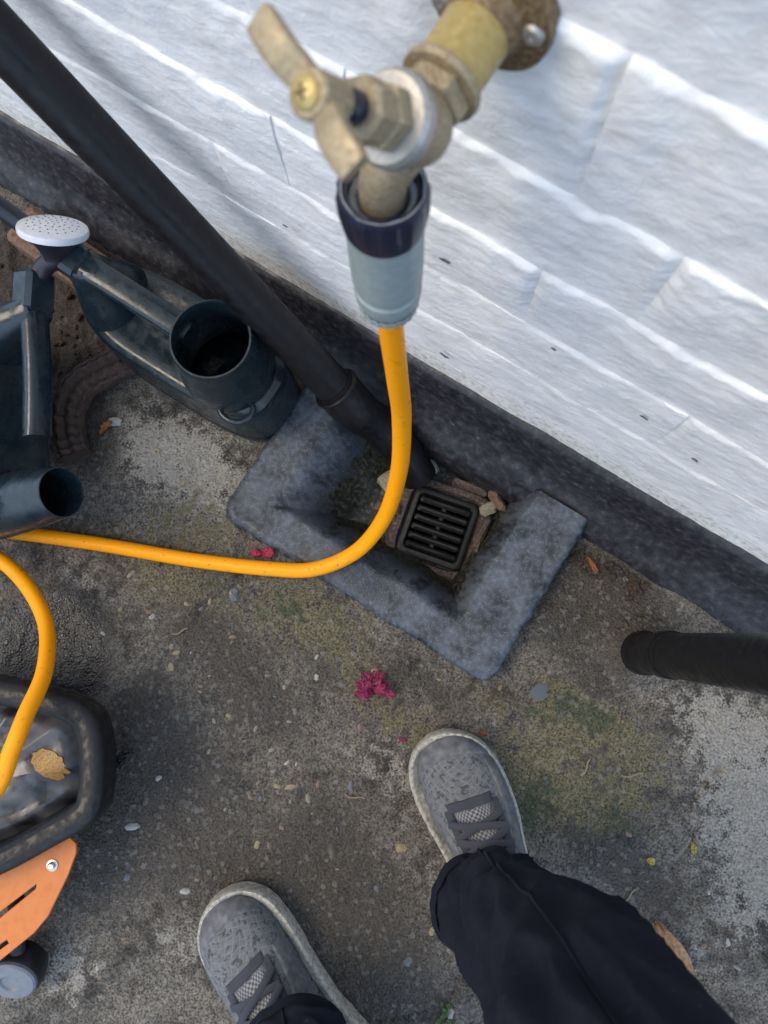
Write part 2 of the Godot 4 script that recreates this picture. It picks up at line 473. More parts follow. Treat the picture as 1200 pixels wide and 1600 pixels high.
func ground_material() -> StandardMaterial3D:
	var W := 2048
	var H := 1300
	var lw := 256
	var lh := 162
	# where each kind of stain lies: x, z, half widths, strength
	var wet := [[-0.325, 0.255, 0.05, 0.045, 1.0], [-0.40, 0.26, 0.06, 0.07, 0.9], [-0.30, 0.33, 0.05, 0.05, 0.7], [-0.215, 0.32, 0.025, 0.05, 0.6], [-0.35, 0.20, 0.05, 0.03, 0.5]]
	var dark := [[-0.19, 0.14, 0.07, 0.035, 0.85], [-0.10, 0.17, 0.06, 0.035, 0.8], [-0.15, 0.30, 0.10, 0.09, 0.75], [-0.17, 0.40, 0.08, 0.10, 0.8], [-0.23, 0.28, 0.03, 0.08, 0.8], [0.10, 0.30, 0.09, 0.06, 0.85], [0.04, 0.26, 0.06, 0.07, 0.6], [0.20, -0.165, 0.08, 0.045, 1.2], [0.15, -0.12, 0.05, 0.06, 1.0], [0.22, -0.06, 0.04, 0.02, 0.6], [0.32, 0.10, 0.07, 0.03, 0.8], [0.40, 0.11, 0.05, 0.03, 0.7], [0.27, 0.02, 0.05, 0.03, 0.5], [0.20, 0.36, 0.08, 0.06, 0.8], [0.05, 0.045, 0.09, 0.02, 0.7], [-0.06, 0.10, 0.06, 0.02, 0.5], [-0.05, 0.36, 0.08, 0.05, 0.6], [0.24, -0.09, 0.03, 0.03, 0.6], [0.36, 0.22, 0.08, 0.06, 0.5], [-0.46, 0.02, 0.035, 0.06, 0.9], [-0.40, 0.115, 0.10, 0.03, 0.5]]
	var moss := [[-0.115, 0.055, 0.10, 0.045, 0.9], [-0.29, 0.11, 0.09, 0.035, 0.8], [0.215, -0.02, 0.05, 0.03, 1.3], [0.275, -0.01, 0.06, 0.04, 1.2], [0.22, 0.08, 0.07, 0.05, 1.1], [0.03, 0.10, 0.09, 0.03, 0.6], [0.30, 0.05, 0.05, 0.05, 0.8], [0.12, 0.02, 0.05, 0.02, 0.5], [-0.30, 0.03, 0.06, 0.05, 0.5]]
	var pale := [[0.38, -0.10, 0.08, 0.05, 1.0], [0.45, -0.03, 0.07, 0.06, 1.0], [0.50, 0.05, 0.06, 0.06, 0.8], [-0.35, -0.02, 0.12, 0.055, 1.3], [-0.12, 0.55, 0.05, 0.05, 0.62], [-0.03, 0.45, 0.06, 0.05, 0.45], [0.07, 0.15, 0.07, 0.05, 0.6], [-0.38, 0.17, 0.05, 0.03, 0.6], [0.18, 0.23, 0.06, 0.04, 0.4], [-0.24, 0.22, 0.06, 0.05, 0.5], [0.45, 0.16, 0.06, 0.04, 0.5]]
	var earth := [[-0.62, -0.10, 0.13, 0.10, 1.0], [-0.55, -0.18, 0.10, 0.05, 0.9], [-0.75, 0.0, 0.15, 0.15, 1.0], [-0.52, 0.0, 0.06, 0.05, 0.8], [0.13, 0.005, 0.05, 0.015, 0.5], [0.11, 0.03, 0.05, 0.03, 0.3]]
	var green := [[0.205, -0.022, 0.035, 0.018, 1.0], [0.25, -0.03, 0.03, 0.02, 0.8], [0.17, 0.005, 0.02, 0.015, 0.6], [0.235, 0.10, 0.025, 0.04, 0.9], [0.32, 0.06, 0.05, 0.025, 0.8], [-0.22, 0.085, 0.05, 0.02, 0.6], [-0.14, 0.06, 0.04, 0.02, 0.5]]
	var ia := Image.create(lw, lh, false, Image.FORMAT_RGB8)
	var ib := Image.create(lw, lh, false, Image.FORMAT_RGB8)
	for j in lh:
		for i in lw:
			var x := lerpf(GX0, GX1, (i + 0.5) / lw)
			var z := lerpf(GZ0, GZ1, (j + 0.5) / lh)
			var s := [0.0, 0.0, 0.0, 0.0, 0.0]
			var k := 0
			for list in [wet, dark, moss, pale, earth]:
				for a in list:
					s[k] += bell(x, z, a) * a[4]
				k += 1
			ia.set_pixel(i, j, Color(minf(s[0], 1), minf(s[1], 1), minf(s[2], 1)))
			var gr := 0.0
			for a in green:
				gr += bell(x, z, a) * a[4]
			ib.set_pixel(i, j, Color(minf(s[3], 1), minf(s[4], 1), minf(gr, 1)))
	ia.resize(W, H, Image.INTERPOLATE_BILINEAR)
	ib.resize(W, H, Image.INTERPOLATE_BILINEAR)
	var da := ia.get_data()
	var db := ib.get_data()
	var d1 := noise(201, 0.009, 5).get_image(W, H).get_data()
	var d2 := noise(202, 0.035, 5).get_image(W, H).get_data()
	var d3 := noise(203, 0.22, 3).get_image(W, H).get_data()
	var cv := FastNoiseLite.new()
	cv.seed = 204; cv.noise_type = FastNoiseLite.TYPE_CELLULAR; cv.frequency = 0.15; cv.fractal_type = FastNoiseLite.FRACTAL_NONE
	cv.cellular_return_type = FastNoiseLite.RETURN_CELL_VALUE; cv.cellular_jitter = 1.0
	cv.domain_warp_enabled = true; cv.domain_warp_amplitude = 4.0; cv.domain_warp_frequency = 0.05
	var d4 := cv.get_image(W, H).get_data()
	cv.cellular_return_type = FastNoiseLite.RETURN_DISTANCE
	var d5 := cv.get_image(W, H, false, false, false).get_data()
	var d6 := noise(207, 0.5, 1, FastNoiseLite.TYPE_VALUE).get_image(W, H).get_data()
	var srgb := PackedByteArray()
	srgb.resize(1025)
	for i in 1025:
		srgb[i] = int(round(lin(i / 1024.0, 0, 0).r * 255.0))
	var n := W * H
	var col := PackedByteArray(); col.resize(n * 3)
	var hgt := PackedByteArray(); hgt.resize(n)
	var rgh := PackedByteArray(); rgh.resize(n)
	for i in n:
		var a := d1[i] / 255.0
		var b := d2[i] / 255.0
		var c := d3[i] / 255.0
		var g6 := d6[i] / 255.0
		var wob := (b - 0.5) * 1.1 + (c - 0.5) * 0.7 + (a - 0.5) * 0.5
		var i3 := i * 3
		var mw := clampf((da[i3] / 255.0 + wob * 0.5 - 0.42) * 5.0, 0.0, 1.0)
		var md := clampf((da[i3 + 1] / 255.0 + wob * 0.95 - 0.42) * 5.0, 0.0, 1.0)
		var mg := clampf((db[i3 + 2] / 255.0 + wob * 1.25 - 0.52) * 5.0, 0.0, 1.0)
		var mm := clampf((da[i3 + 2] / 255.0 + wob * 1.0 - 0.40) * 4.5, 0.0, 1.0)
		var mp := clampf((db[i3] / 255.0 + wob * 0.85 - 0.42) * 2.8, 0.0, 1.0)
		var me := clampf((db[i3 + 1] / 255.0 + wob * 0.7 - 0.40) * 3.0, 0.0, 1.0)
		var base := 0.090 + (a - 0.5) * 0.11 + (b - 0.5) * 0.09
		var r := base * 1.04
		var g := base * 0.90
		var u := base * 0.75
		r += (0.215 - r) * mp; g += (0.197 - g) * mp; u += (0.172 - u) * mp
		r += (0.092 - r) * mm * 0.85; g += (0.080 - g) * mm * 0.85; u += (0.042 - u) * mm * 0.85
		r += (0.028 - r) * mg * 0.85; g += (0.038 - g) * mg * 0.85; u += (0.018 - u) * mg * 0.85
		r += (0.034 - r) * md * 0.9; g += (0.027 - g) * md * 0.9; u += (0.021 - u) * md * 0.9
		r += (0.030 - r) * me; g += (0.021 - g) * me; u += (0.015 - u) * me
		# sand grains and small aggregate standing in the worn face
		var k := 1.0 + (c - 0.5) * 1.7 + (g6 - 0.5) * 1.2
		var cell := d4[i]
		var dist := d5[i] / 255.0
		var stone := 0.0
		if cell > (206 if md > 0.5 else 230) and dist < 0.20 + ((cell * 29) % 17) * 0.011:
			stone = 1.0
			var tone := r * 1.15 + 0.012 + ((cell * 37) % 100) * 0.0011
			if me > 0.5:
				tone *= 0.5
			r = lerpf(r, tone * 1.06, 0.5); g = lerpf(g, tone, 0.5); u = lerpf(u, tone * (0.76 + ((cell * 13) % 10) * 0.026), 0.5)
			k = 0.86 + (c - 0.5) * 0.4 + (g6 - 0.5) * 0.3
		elif b < 0.33 and c < 0.42:
			k *= 0.55
		k = clampf(lerpf(k, 1.0, 0.45 * mp), 0.25, 2.2)
		var dk := 1.0 - mw * 0.9
		r *= k * dk; g *= k * dk; u *= k * dk * (1.0 + mw * 0.25)
		col[i3] = srgb[clampi(int(r * 1024.0), 0, 1024)]
		col[i3 + 1] = srgb[clampi(int(g * 1024.0), 0, 1024)]
		col[i3 + 2] = srgb[clampi(int(u * 1024.0), 0, 1024)]
		hgt[i] = clampi(int((0.30 + (b - 0.5) * 0.35 + (c - 0.5) * 0.42 + (g6 - 0.5) * 0.18 + stone * 0.22) * 255.0), 0, 255)
		rgh[i] = clampi(int((0.86 - mw * 0.42 - md * 0.12 - stone * 0.12 + (c - 0.5) * 0.2) * 255.0), 20, 250)
	var m := StandardMaterial3D.new()
	m.resource_name = "concrete"
	m.albedo_texture = ImageTexture.create_from_image(Image.create_from_data(W, H, false, Image.FORMAT_RGB8, col))
	m.roughness = 1.0
	m.roughness_texture = ImageTexture.create_from_image(Image.create_from_data(W, H, false, Image.FORMAT_L8, rgh))
	m.heightmap_enabled = true
	m.heightmap_scale = 0.3
	m.heightmap_texture = ImageTexture.create_from_image(Image.create_from_data(W, H, false, Image.FORMAT_L8, hgt))
	M["concrete"] = m
	return m

func seg_dist(p: Vector2, a: Vector2, b: Vector2) -> float:
	var ab := b - a
	return (p - a - ab * clampf((p - a).dot(ab) / ab.length_squared(), 0, 1)).length()

const CRACK := [Vector2(0.20, 0.40), Vector2(0.262, 0.345), Vector2(0.254, 0.29), Vector2(0.28, 0.24)]
const CRACK2 := [Vector2(0.395, -0.06), Vector2(0.383, -0.02), Vector2(0.385, 0.012), Vector2(0.41, 0.03), Vector2(0.405, 0.075), Vector2(0.45, 0.09), Vector2(0.51, 0.105), Vector2(0.56, 0.09)]

func ground_y(x: float, z: float) -> float:
	var y := nz.get_noise_2d(x * 9.0, z * 9.0) * 0.0035 + nf.get_noise_2d(x * 55.0, z * 55.0) * 0.0011
	# the wet rough patch and the earth by the wall are lumpier
	y += nf.get_noise_2d(x * 90.0, z * 90.0) * 0.002 * bell(x, z, [-0.325, 0.255, 0.055, 0.05])
	y += (nf.get_noise_2d(x * 40.0 + 7.0, z * 40.0) * 0.006 + 0.004) * clampf(bell(x, z, [-0.66, -0.08, 0.15, 0.12]) * 1.5, 0.0, 1.0)
	y += nf.get_noise_2d(x * 70.0, z * 70.0) * 0.002 * bell(x, z, [-0.15, 0.15, 0.10, 0.05])
	var p := Vector2(x + nf.get_noise_2d(x * 60.0, z * 60.0) * 0.006, z + nf.get_noise_2d(z * 60.0, x * 60.0) * 0.006)
	var d := 1.0
	if x > 0.1:
		for i in CRACK.size() - 1:
			d = minf(d, seg_dist(p, CRACK[i], CRACK[i + 1]))
		for i in CRACK2.size() - 1:
			d = minf(d, seg_dist(p, CRACK2[i], CRACK2[i + 1]) * 1.3)
		y -= 0.006 * clampf(1.0 - d / 0.005, 0.0, 1.0)
	# mortar swept up round the standing pipe
	var q := Vector2(x - 0.25, z + 0.122).length()
	y += 0.014 * clampf(1.0 - (q - 0.02) / 0.03, 0.0, 1.0)
	var edge := minf(minf(x - GX0, GX1 - x), minf(z - GZ0, GZ1 - z))
	return y * clampf(edge / 0.05, 0.0, 1.0)

func mirror(t: float) -> float:
	return absf(fposmod(t + 1.0, 2.0) - 1.0)

func build_ground() -> void:
	var b := MB.new()
	var nx := 390
	var ny := 248
	for j in ny + 1:
		for i in nx + 1:
			var x := lerpf(GX0, GX1, float(i) / nx)
			var z := lerpf(GZ0, GZ1, float(j) / ny)
			b.add_v(Vector3(x, ground_y(x, z), z), Vector2(float(i) / nx, float(j) / ny))
	for j in ny:
		for i in nx:
			var x := lerpf(GX0, GX1, (i + 0.5) / nx)
			var z := lerpf(GZ0, GZ1, (j + 0.5) / ny)
			if x > -0.235 and x < 0.08 and z > -0.24 and z < -0.025:
				continue                       # open below the gully surround
			var q := j * (nx + 1) + i
			b.quad(q, q + 1, q + nx + 2, q + nx + 1)
	# the yard goes on around the middle, its texture mirrored at each border
	var xs := []; var zs := []
	var wx := GX1 - GX0; var wz := GZ1 - GZ0
	for k in range(-6, 8):
		xs.append(GX0 + k * wx)
	for k in range(-9, 11):
		zs.append(GZ0 + k * wz)
	for j in zs.size() - 1:
		for i in xs.size() - 1:
			if i == 6 and j == 9:
				continue
			var id := []
			for c in [[0, 0], [1, 0], [1, 1], [0, 1]]:
				var X: float = xs[i + c[0]]
				var Z: float = zs[j + c[1]]
				id.append(b.add_v(Vector3(X, 0, Z), Vector2(mirror((X - GX0) / wx), mirror((Z - GZ0) / wz))))
			b.quad(id[0], id[1], id[2], id[3])
	var far := 60.0
	var X0: float = xs[0]; var X1: float = xs[-1]; var Z0: float = zs[0]; var Z1: float = zs[-1]
	for r in [[-far, X0, -far, far], [X1, far, -far, far], [X0, X1, -far, Z0], [X0, X1, Z1, far]]:
		var id := []
		for c in [[0, 2], [1, 2], [1, 3], [0, 3]]:
			id.append(b.add_v(Vector3(r[c[0]], 0, r[c[1]]), Vector2(0.3 + c[0] * 0.05, 0.3 + (c[1] - 2) * 0.05)))
		b.quad(id[0], id[1], id[2], id[3])
	var g := part("ground", b.smooth(), ground_material(), self)
	g.set_meta("kind", "structure")
	g.set_meta("label", "stained grey concrete yard with moss and worn aggregate")
	# stones of the aggregate that stand out one by one
	var shapes := []
	for k in 7:
		var mb := MB.new()
		var rs := []
		for l in 5:
			var th := lerpf(-1.2, 1.45, l / 4.0)
			var ring := []
			for i in 8:
				var a := TAU * i / 8
				var rr := cos(th) * (1.0 + 0.28 * sin(a * 2.0 + k) + rng.randf_range(-0.14, 0.14))
				ring.append(Vector3(cos(a) * rr, sin(th) * 0.55 + rng.randf_range(-0.05, 0.05), sin(a) * rr * (0.62 + 0.06 * k)))
			rs.append(ring)
		mb.rings(rs)
		shapes.append(mb.done(35.0))
	var spots := [[-0.206, 0.082, 0.010, 3], [-0.458, -0.019, 0.010, 5], [0.128, 0.222, 0.008, 2], [-0.02, 0.235, 0.007, 2], [0.006, 0.215, 0.006, 4], [-0.155, 0.375, 0.009, 5], [-0.275, 0.335, 0.009, 0], [-0.262, 0.365, 0.009, 0], [-0.06, 0.40, 0.008, 5], [0.005, 0.235, 0.007, 0], [0.04, 0.195, 0.008, 3]]
	for k in 150:
		var x := 0.0
		var z := 0.0
		if k % 3 == 0:        # a swarm in the worn dark patches
			var c: Array = [[-0.19, 0.15, 0.07, 0.035], [-0.10, 0.18, 0.05, 0.03], [-0.02, 0.27, 0.04, 0.06], [0.50, 0.10, 0.06, 0.05], [-0.1, 0.5, 0.08, 0.06]][(k / 3) % 5]
			x = rng.randfn(c[0], c[2]); z = rng.randfn(c[1], c[3])
		else:
			x = rng.randf_range(-0.55, 0.58); z = rng.randf_range(-0.05, 0.62)
		if x > -0.28 and x < 0.13 and z < 0.02:
			continue
		spots.append([x, z, rng.randf_range(0.0022, 0.0052) * (1.35 if rng.randf() < 0.15 else 1.0), rng.randi() % 6])
	for s in spots:
		var o := part("pebble", shapes[rng.randi() % 7], M["pebble_%d" % s[3]], g)
		o.basis = Basis(Vector3.UP, rng.randf() * TAU).scaled(Vector3.ONE * s[2])
		o.position = Vector3(s[0], ground_y(s[0], s[1]) - s[2] * 0.26, s[1])

# ---------------------------------------------------------------- the painted brick wall and its black plinth
const COURSES := [0.03, 0.145, 0.247, 0.344, 0.437, 0.533, 0.645, 0.742, 0.838, 0.934, 1.03]

func wall_relief(x: float, y: float) -> float:
	return nz.get_noise_2d(x * 9.0, y * 12.0) * 0.0013 + nf.get_noise_2d(x * 30.0 + 3.0, y * 60.0) * 0.0005 + absf(nf.get_noise_2d(x * 70.0, y * 190.0 + 9.0)) * 0.0008

func brick_mesh(w: float, h: float, ox: float, oy: float, proud: float, nu: int, nv: int, side := 0.7) -> ArrayMesh:
	var b := MB.new()
	var f := func(u: float, v: float) -> Vector3:
		var uu := u
		var vv := v
		var x := (uu - 0.5) * w
		var y := (vv - 0.5) * h
		var ex := (w * 0.5 - absf(x)) + nf.get_noise_2d((ox + x) * 50.0, (oy + y) * 50.0 + 40.0) * 0.003
		var rag := nf.get_noise_2d((ox + x) * 30.0, (oy + y) * 16.0 + 80.0) * 0.004 + nz.get_noise_2d((ox + x) * 12.0, oy * 30.0) * 0.005
		var et := 1.0 - clampf((h * 0.5 - y + rag) / 0.0040, 0.0, 1.0)
		var s := smoothstep(0.0, 1.0, 1.0 - clampf(ex / 0.0075, 0.0, 1.0))
		var face := 0.10 + 0.90 * clampf((y / h + 0.5) * 1.5 + nz.get_noise_2d((ox + x) * 8.0, (oy + y) * 9.0) * 0.25, 0.0, 1.0)
		var lump := 0.85 + 0.6 * nz.get_noise_2d((ox + x) * 14.0 + 5.0, oy * 40.0) + 0.12 * nf.get_noise_2d((ox + x) * 60.0, (oy + y) * 60.0)
		var z := proud * lump * minf(face, 1.0 - 0.9 * et) * (1.0 - side * s) + wall_relief(ox + x, oy + y)
		return Vector3(x, y, z)
	b.sheet(nu, nv, f, Vector3(0, 0, 1))
	# the four sides run back into the joint
	var n := nu + 1
	for e in 4:
		var ids := []
		for k in (nu + 1 if e < 2 else nv + 1):
			ids.append([k, nv * n + k, k * n, k * n + nu][e])
		var base := b.v.size()
		for id in ids:
			var p := b.v[id]
			b.add_v(p); b.add_v(Vector3(p.x, p.y, -0.012))
		for k in ids.size() - 1:
			var q := base + k * 2
			if e == 0 or e == 3:
				b.quad(q, q + 1, q + 3, q + 2)
			else:
				b.quad(q, q + 2, q + 3, q + 1)
	return b.smooth()

func build_wall() -> void:
	var t := thing("brick_wall", "white painted brick wall with black plinth behind the brass tap", "wall")
	var m: Material = M.white_paint
	var b := MB.new()
	b.box(Transform3D(Basis(), Vector3(-0.2, 1.0, WALL_Z - 0.13)), Vector3(3.3, 2.24, 0.24), 0.004)
	part("core", b.done(), m, t)
	b = MB.new()
	b.sheet(330, 190, func(u: float, v: float):
		var x := lerpf(-1.1, 0.7, u)
		var y := lerpf(0.03, 1.05, v)
		return Vector3(x, y, WALL_Z + wall_relief(x, y) * 0.8), Vector3(0, 0, 1))
	part("pointing", b.smooth(), M.old_pointing, t)
	var shared := []
	for k in 4:
		shared.append(brick_mesh(0.222, 0.088, k * 3.1, k * 1.7, 0.006, 12, 6))
	var phase := {3: -0.052, 4: 0.022, 5: -0.048, 6: 0.06, 7: -0.07, 2: 0.10, 1: -0.02}
	var ys := COURSES.duplicate()
	while ys[-1] < 2.05:
		ys.append(ys[-1] + 0.096)
	for c in ys.size() - 1:
		var y0: float = ys[c]
		var y1: float = ys[c + 1]
		var off: float = phase.get(c, 0.03 if c % 2 == 0 else 0.145)
		for k in range(-9, 8):
			var x0 := off + k * 0.232
			var x1 := x0 + 0.232
			if x0 < -1.85 or x1 > 1.45:
				continue
			var cx := (x0 + x1) * 0.5
			var cy := (y0 + y1) * 0.5
			var near := cx > -1.0 and cx < 0.6 and c >= 1 and c <= 9
			if not near and (c < 1 or counts.get("_bricks", 0) > 285):
				continue
			counts["_bricks"] = counts.get("_bricks", 0) + 1
			var o: MeshInstance3D
			if near:
				var jy := 0.0002
				var proud: float = [0.002, 0.0016, 0.0026, 0.0044, 0.0054, 0.0058, 0.0066, 0.0055, 0.0055, 0.0055][c]
				proud *= rng.randf_range(0.96, 1.04)
				o = part("brick", brick_mesh(0.2325, (y1 - y0) - jy, cx, cy, proud, 64, 40, rng.randf_range(0.4, 0.95) if rng.randf() < 0.75 else 0.1), m, t)
				o.position = Vector3(cx, cy, WALL_Z)
			else:
				o = part("brick", shared[(c * 3 + k + 40) % 4], m, t)
				o.position = Vector3(cx, cy, WALL_Z - 0.003)
	# spots where the paint has flaked
	for s in [[-0.128, 0.378, 0.0045], [-0.118, 0.178, 0.005], [0.075, 0.305, 0.0035], [0.135, 0.28, 0.003], [-0.30, 0.27, 0.0025], [-0.02, 0.335, 0.002]]:
		var q := MB.new()
		var rs := []
		for l in 2:
			var ring := []
			for i in 9:
				var a := TAU * i / 9
				var r: float = s[2] * rng.randf_range(0.5, 1.0)
				ring.append(Vector3(cos(a) * r * 1.5, sin(a) * r * rng.randf_range(0.2, 0.8), l * 0.001))
			rs.append(ring)
		q.rings(rs)
		var o := part("paint_flake", q.done(), M.flaked_paint, t)
		o.position = Vector3(s[0], s[1], WALL_Z + 0.0045)
	# plinth: black painted render that bells out to the ground
	b = MB.new()
	var prof := [Vector2(-0.268, 0.112), Vector2(-0.259, 0.110), Vector2(-0.2535, 0.105), Vector2(-0.251, 0.096), Vector2(-0.2475, 0.08), Vector2(-0.245, 0.064), Vector2(-0.241, 0.05), Vector2(-0.234, 0.038), Vector2(-0.226, 0.028), Vector2(-0.218, 0.018), Vector2(-0.211, 0.009), Vector2(-0.206, 0.0), Vector2(-0.203, -0.02), Vector2(-0.203, -0.06), Vector2(-0.204, -0.10)]
	b.sheet(640, (prof.size() - 1) * 3, func(u: float, v: float):
		var x := lerpf(-1.85, 1.45, u)
		var k := v * (prof.size() - 1)
		var i := mini(int(k), prof.size() - 2)
		var p: Vector2 = prof[i].lerp(prof[i + 1], k - i)
		var y := p.y
		var z := p.x
		if y > 0.06:
			y += nz.get_noise_2d(x * 6.0, 3.0) * 0.003 + nf.get_noise_2d(x * 60.0, 1.0) * 0.0006
		var low := clampf((0.07 - y) / 0.05, 0.0, 1.0)
		z += nz.get_noise_2d(x * 11.0, y * 30.0) * (0.001 + 0.002 * low) + nf.get_noise_2d(x * 50.0, y * 70.0) * (0.0002 + 0.0007 * low)
		return Vector3(x, y, z), Vector3(0, 0.5, 1))
	part("plinth", b.smooth(), M.black_paint, t)

# ---------------------------------------------------------------- gully
func slab_y(x: float, z: float) -> float:
	var wx := x + nz.get_noise_2d(x * 12.0, z * 12.0) * 0.005
	var wz := z + nz.get_noise_2d(x * 12.0 + 50.0, z * 12.0) * 0.005
	var tl := (wx + 0.190) / 0.062
	var tr := (0.034 - wx) / 0.024
	var tf := (-0.051 - wz) / 0.034
	var t := minf(tr, tf)
	# round the corner between the sides
	if tr < 1.0 and tf < 1.0 and tr > -0.5 and tf > -0.5:
		t = minf(t, 0.15 + minf(tr, tf) * 0.85)
	t = minf(t, tl)
	var k := smoothstep(-0.5, 1.05, t)
	var y := 0.031 - 0.098 * k
	y += nz.get_noise_2d(x * 7.0, z * 7.0) * 0.003 + nf.get_noise_2d(x * 60.0, z * 60.0) * 0.00035 * (1.0 + 2.0 * clampf(k * 2.0, 0.0, 1.0))
	# outer edges: rounded, then down into the ground
	var jx := nf.get_noise_2d(z * 30.0, 5.0) * 0.003
	var jz := nf.get_noise_2d(x * 30.0, 9.0) * 0.003
	var ex := minf(x + 0.271 + jx, 0.116 - x + jx)
	var ez := 0.0095 - z + jz
	var rc := 0.024
	var e := minf(ex, ez)
	if ex < rc and ez < rc:
		e = rc - Vector2(rc - ex, rc - ez).length()
	if e < 0.012:
		var q := clampf(1.0 - e / 0.012, 0.0, 1.0)
		y -= 0.012 * (1.0 - sqrt(maxf(0.0, 1.0 - q * q)))
		if e <= 0.0004:
			y = -0.012
	return y

func build_gully() -> void:
	var t := thing("gully_surround", "blue grey painted cement gully surround against the black plinth", "drain")
	# one cast piece whose painted face and bare recess are two surfaces
	var face := MB.new()
	var bare := MB.new()
	var nx := 260
	var ny := 150
	var pts := []
	for j in ny + 1:
		for i in nx + 1:
			var x := lerpf(-0.274, 0.119, float(i) / nx)
			var z := lerpf(-0.222, 0.013, float(j) / ny)
			pts.append(Vector3(x, slab_y(x, z), z))
	for p in pts:
		face.add_v(p, Vector2((p.x + 0.274) / 0.393, (p.z + 0.222) / 0.235)); bare.add_v(p)
	var ca := Vector2(-0.037, -0.13)
	for j in ny:
		for i in nx:
			var q := j * (nx + 1) + i
			var p: Vector3 = (pts[q] + pts[q + nx + 2]) * 0.5
			var l := (Vector2(p.x, p.z) - ca).rotated(deg_to_rad(13.0))
			if absf(l.x) < 0.040 and absf(l.y) < 0.042:
				continue
			var lim := -0.026 + nz.get_noise_2d(p.x * 24.0, p.z * 24.0) * 0.022 + nf.get_noise_2d(p.x * 90.0, p.z * 90.0) * 0.008
			var k := face if p.y > lim else bare
			k.quad(q, q + 1, q + nx + 2, q + nx + 1)
	part("painted_face", face.smooth(), M.slab_paint, t)
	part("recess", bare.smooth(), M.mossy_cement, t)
	# the clay pot: a square rim round the grate and a dark throat
	var turn := Transform3D(Basis(Vector3.UP, deg_to_rad(13.0)), Vector3(-0.037, -0.062, -0.13))
	var b := MB.new()
	var pot := func(hx: float, hz: float, y: float) -> Array:
		var ring := []
		for i in 32:
			var a := TAU * i / 32
			var c := cos(a); var s := sin(a)
			var r := 1.0 / pow(pow(absf(c), 8.0) + pow(absf(s), 8.0), 0.125)
			ring.append(turn * Vector3(c * r * hx, y, s * r * hz))
		return ring
	b.rings([pot.call(0.062, 0.062, -0.03), pot.call(0.061, 0.061, 0.001), pot.call(0.058, 0.058, 0.004), pot.call(0.049, 0.051, 0.004), pot.call(0.047, 0.049, 0.001), pot.call(0.046, 0.048, -0.012), pot.call(0.040, 0.042, -0.013), pot.call(0.038, 0.040, -0.20)], false, false)
	part("clay_pot", b.done(), M.clay, t)
	b = MB.new()
	b.rings([pot.call(0.039, 0.041, -0.20), pot.call(0.039, 0.041, -0.203)])
	part("throat", b.done(), M.clay, t)
	# broken pieces of tile and mortar bedded round the pot
	for s in [[-0.108, -0.058, -0.118, 0.032, 0.020, 0.3, "clay"], [-0.125, -0.056, -0.148, 0.026, 0.022, -0.4, "mortar"], [0.006, -0.055, -0.185, 0.022, 0.014, 0.8, "mortar"], [-0.03, -0.054, -0.198, 0.05, 0.010, 0.2, "clay"], [-0.085, -0.05, -0.195, 0.020, 0.010, -0.5, "mortar"], [0.016, -0.045, -0.150, 0.010, 0.05, 0.15, "clay"], [0.010, -0.03, -0.196, 0.03, 0.010, -0.35, "old_brick"]]:
		b = MB.new()
		b.box(Transform3D(Basis.from_euler(Vector3(rng.randf_range(-0.15, 0.15), s[5], rng.randf_range(-0.15, 0.15))), Vector3(s[0], s[1], s[2])), Vector3(s[3], 0.014, s[4]), 0.0035)
		for i in b.v.size():
			var p := b.v[i]
			b.v[i] = p + Vector3(nf.get_noise_3d(p.x * 90, p.y * 90, p.z * 90), nf.get_noise_3d(p.y * 90, p.z * 90, p.x * 90), nf.get_noise_3d(p.z * 90, p.x * 90, p.y * 90)) * 0.005
		part("tile_fragment", b.done(30.0), M[s[6]], t)
	# loose grate
	var g := thing("drain_grate", "black cast iron grate with slots set in the gully", "grate")
	g.transform = turn.translated(Vector3(0, 0.0005, 0))
	b = MB.new()
	var sq := func(hx: float, y: float, rr: float) -> Array:
		var ring := []
		for q in 4:
			var cx := hx - rr if q == 0 or q == 3 else -hx + rr
			var cz := hx - rr if q < 2 else -hx + rr
			for i in 6:
				var a := TAU * (q * 0.25 + i / 5.0 * 0.25)
				ring.append(Vector3(cx + cos(a) * rr, y, (cz + sin(a) * rr) * 1.04))
		return ring
	b.rings([sq.call(0.0445, -0.010, 0.010), sq.call(0.0450, -0.002, 0.010), sq.call(0.0445, 0.002, 0.010), sq.call(0.042, 0.004, 0.009), sq.call(0.0375, 0.004, 0.006), sq.call(0.0355, 0.0015, 0.005), sq.call(0.035, -0.010, 0.005), sq.call(0.0445, -0.010, 0.010)], false, false)
	part("frame", b.done(), M.cast_iron, g)
	var bar := MB.new()
	bar.box(Transform3D(), Vector3(0.071, 0.010, 0.0088), 0.0030)
	var bar_mesh := bar.done(30.0)
	for k in 6:
		var o := part("bar", bar_mesh, M.cast_iron, g)
		o.position = Vector3(0, -0.0022, -0.0315 + k * 0.0126)
	var spine := MB.new()
	spine.box(Transform3D(), Vector3(0.008, 0.006, 0.071), 0.002)
	part("rib", spine.done(), M.cast_iron, g).position = Vector3(0.0, -0.0055, 0)

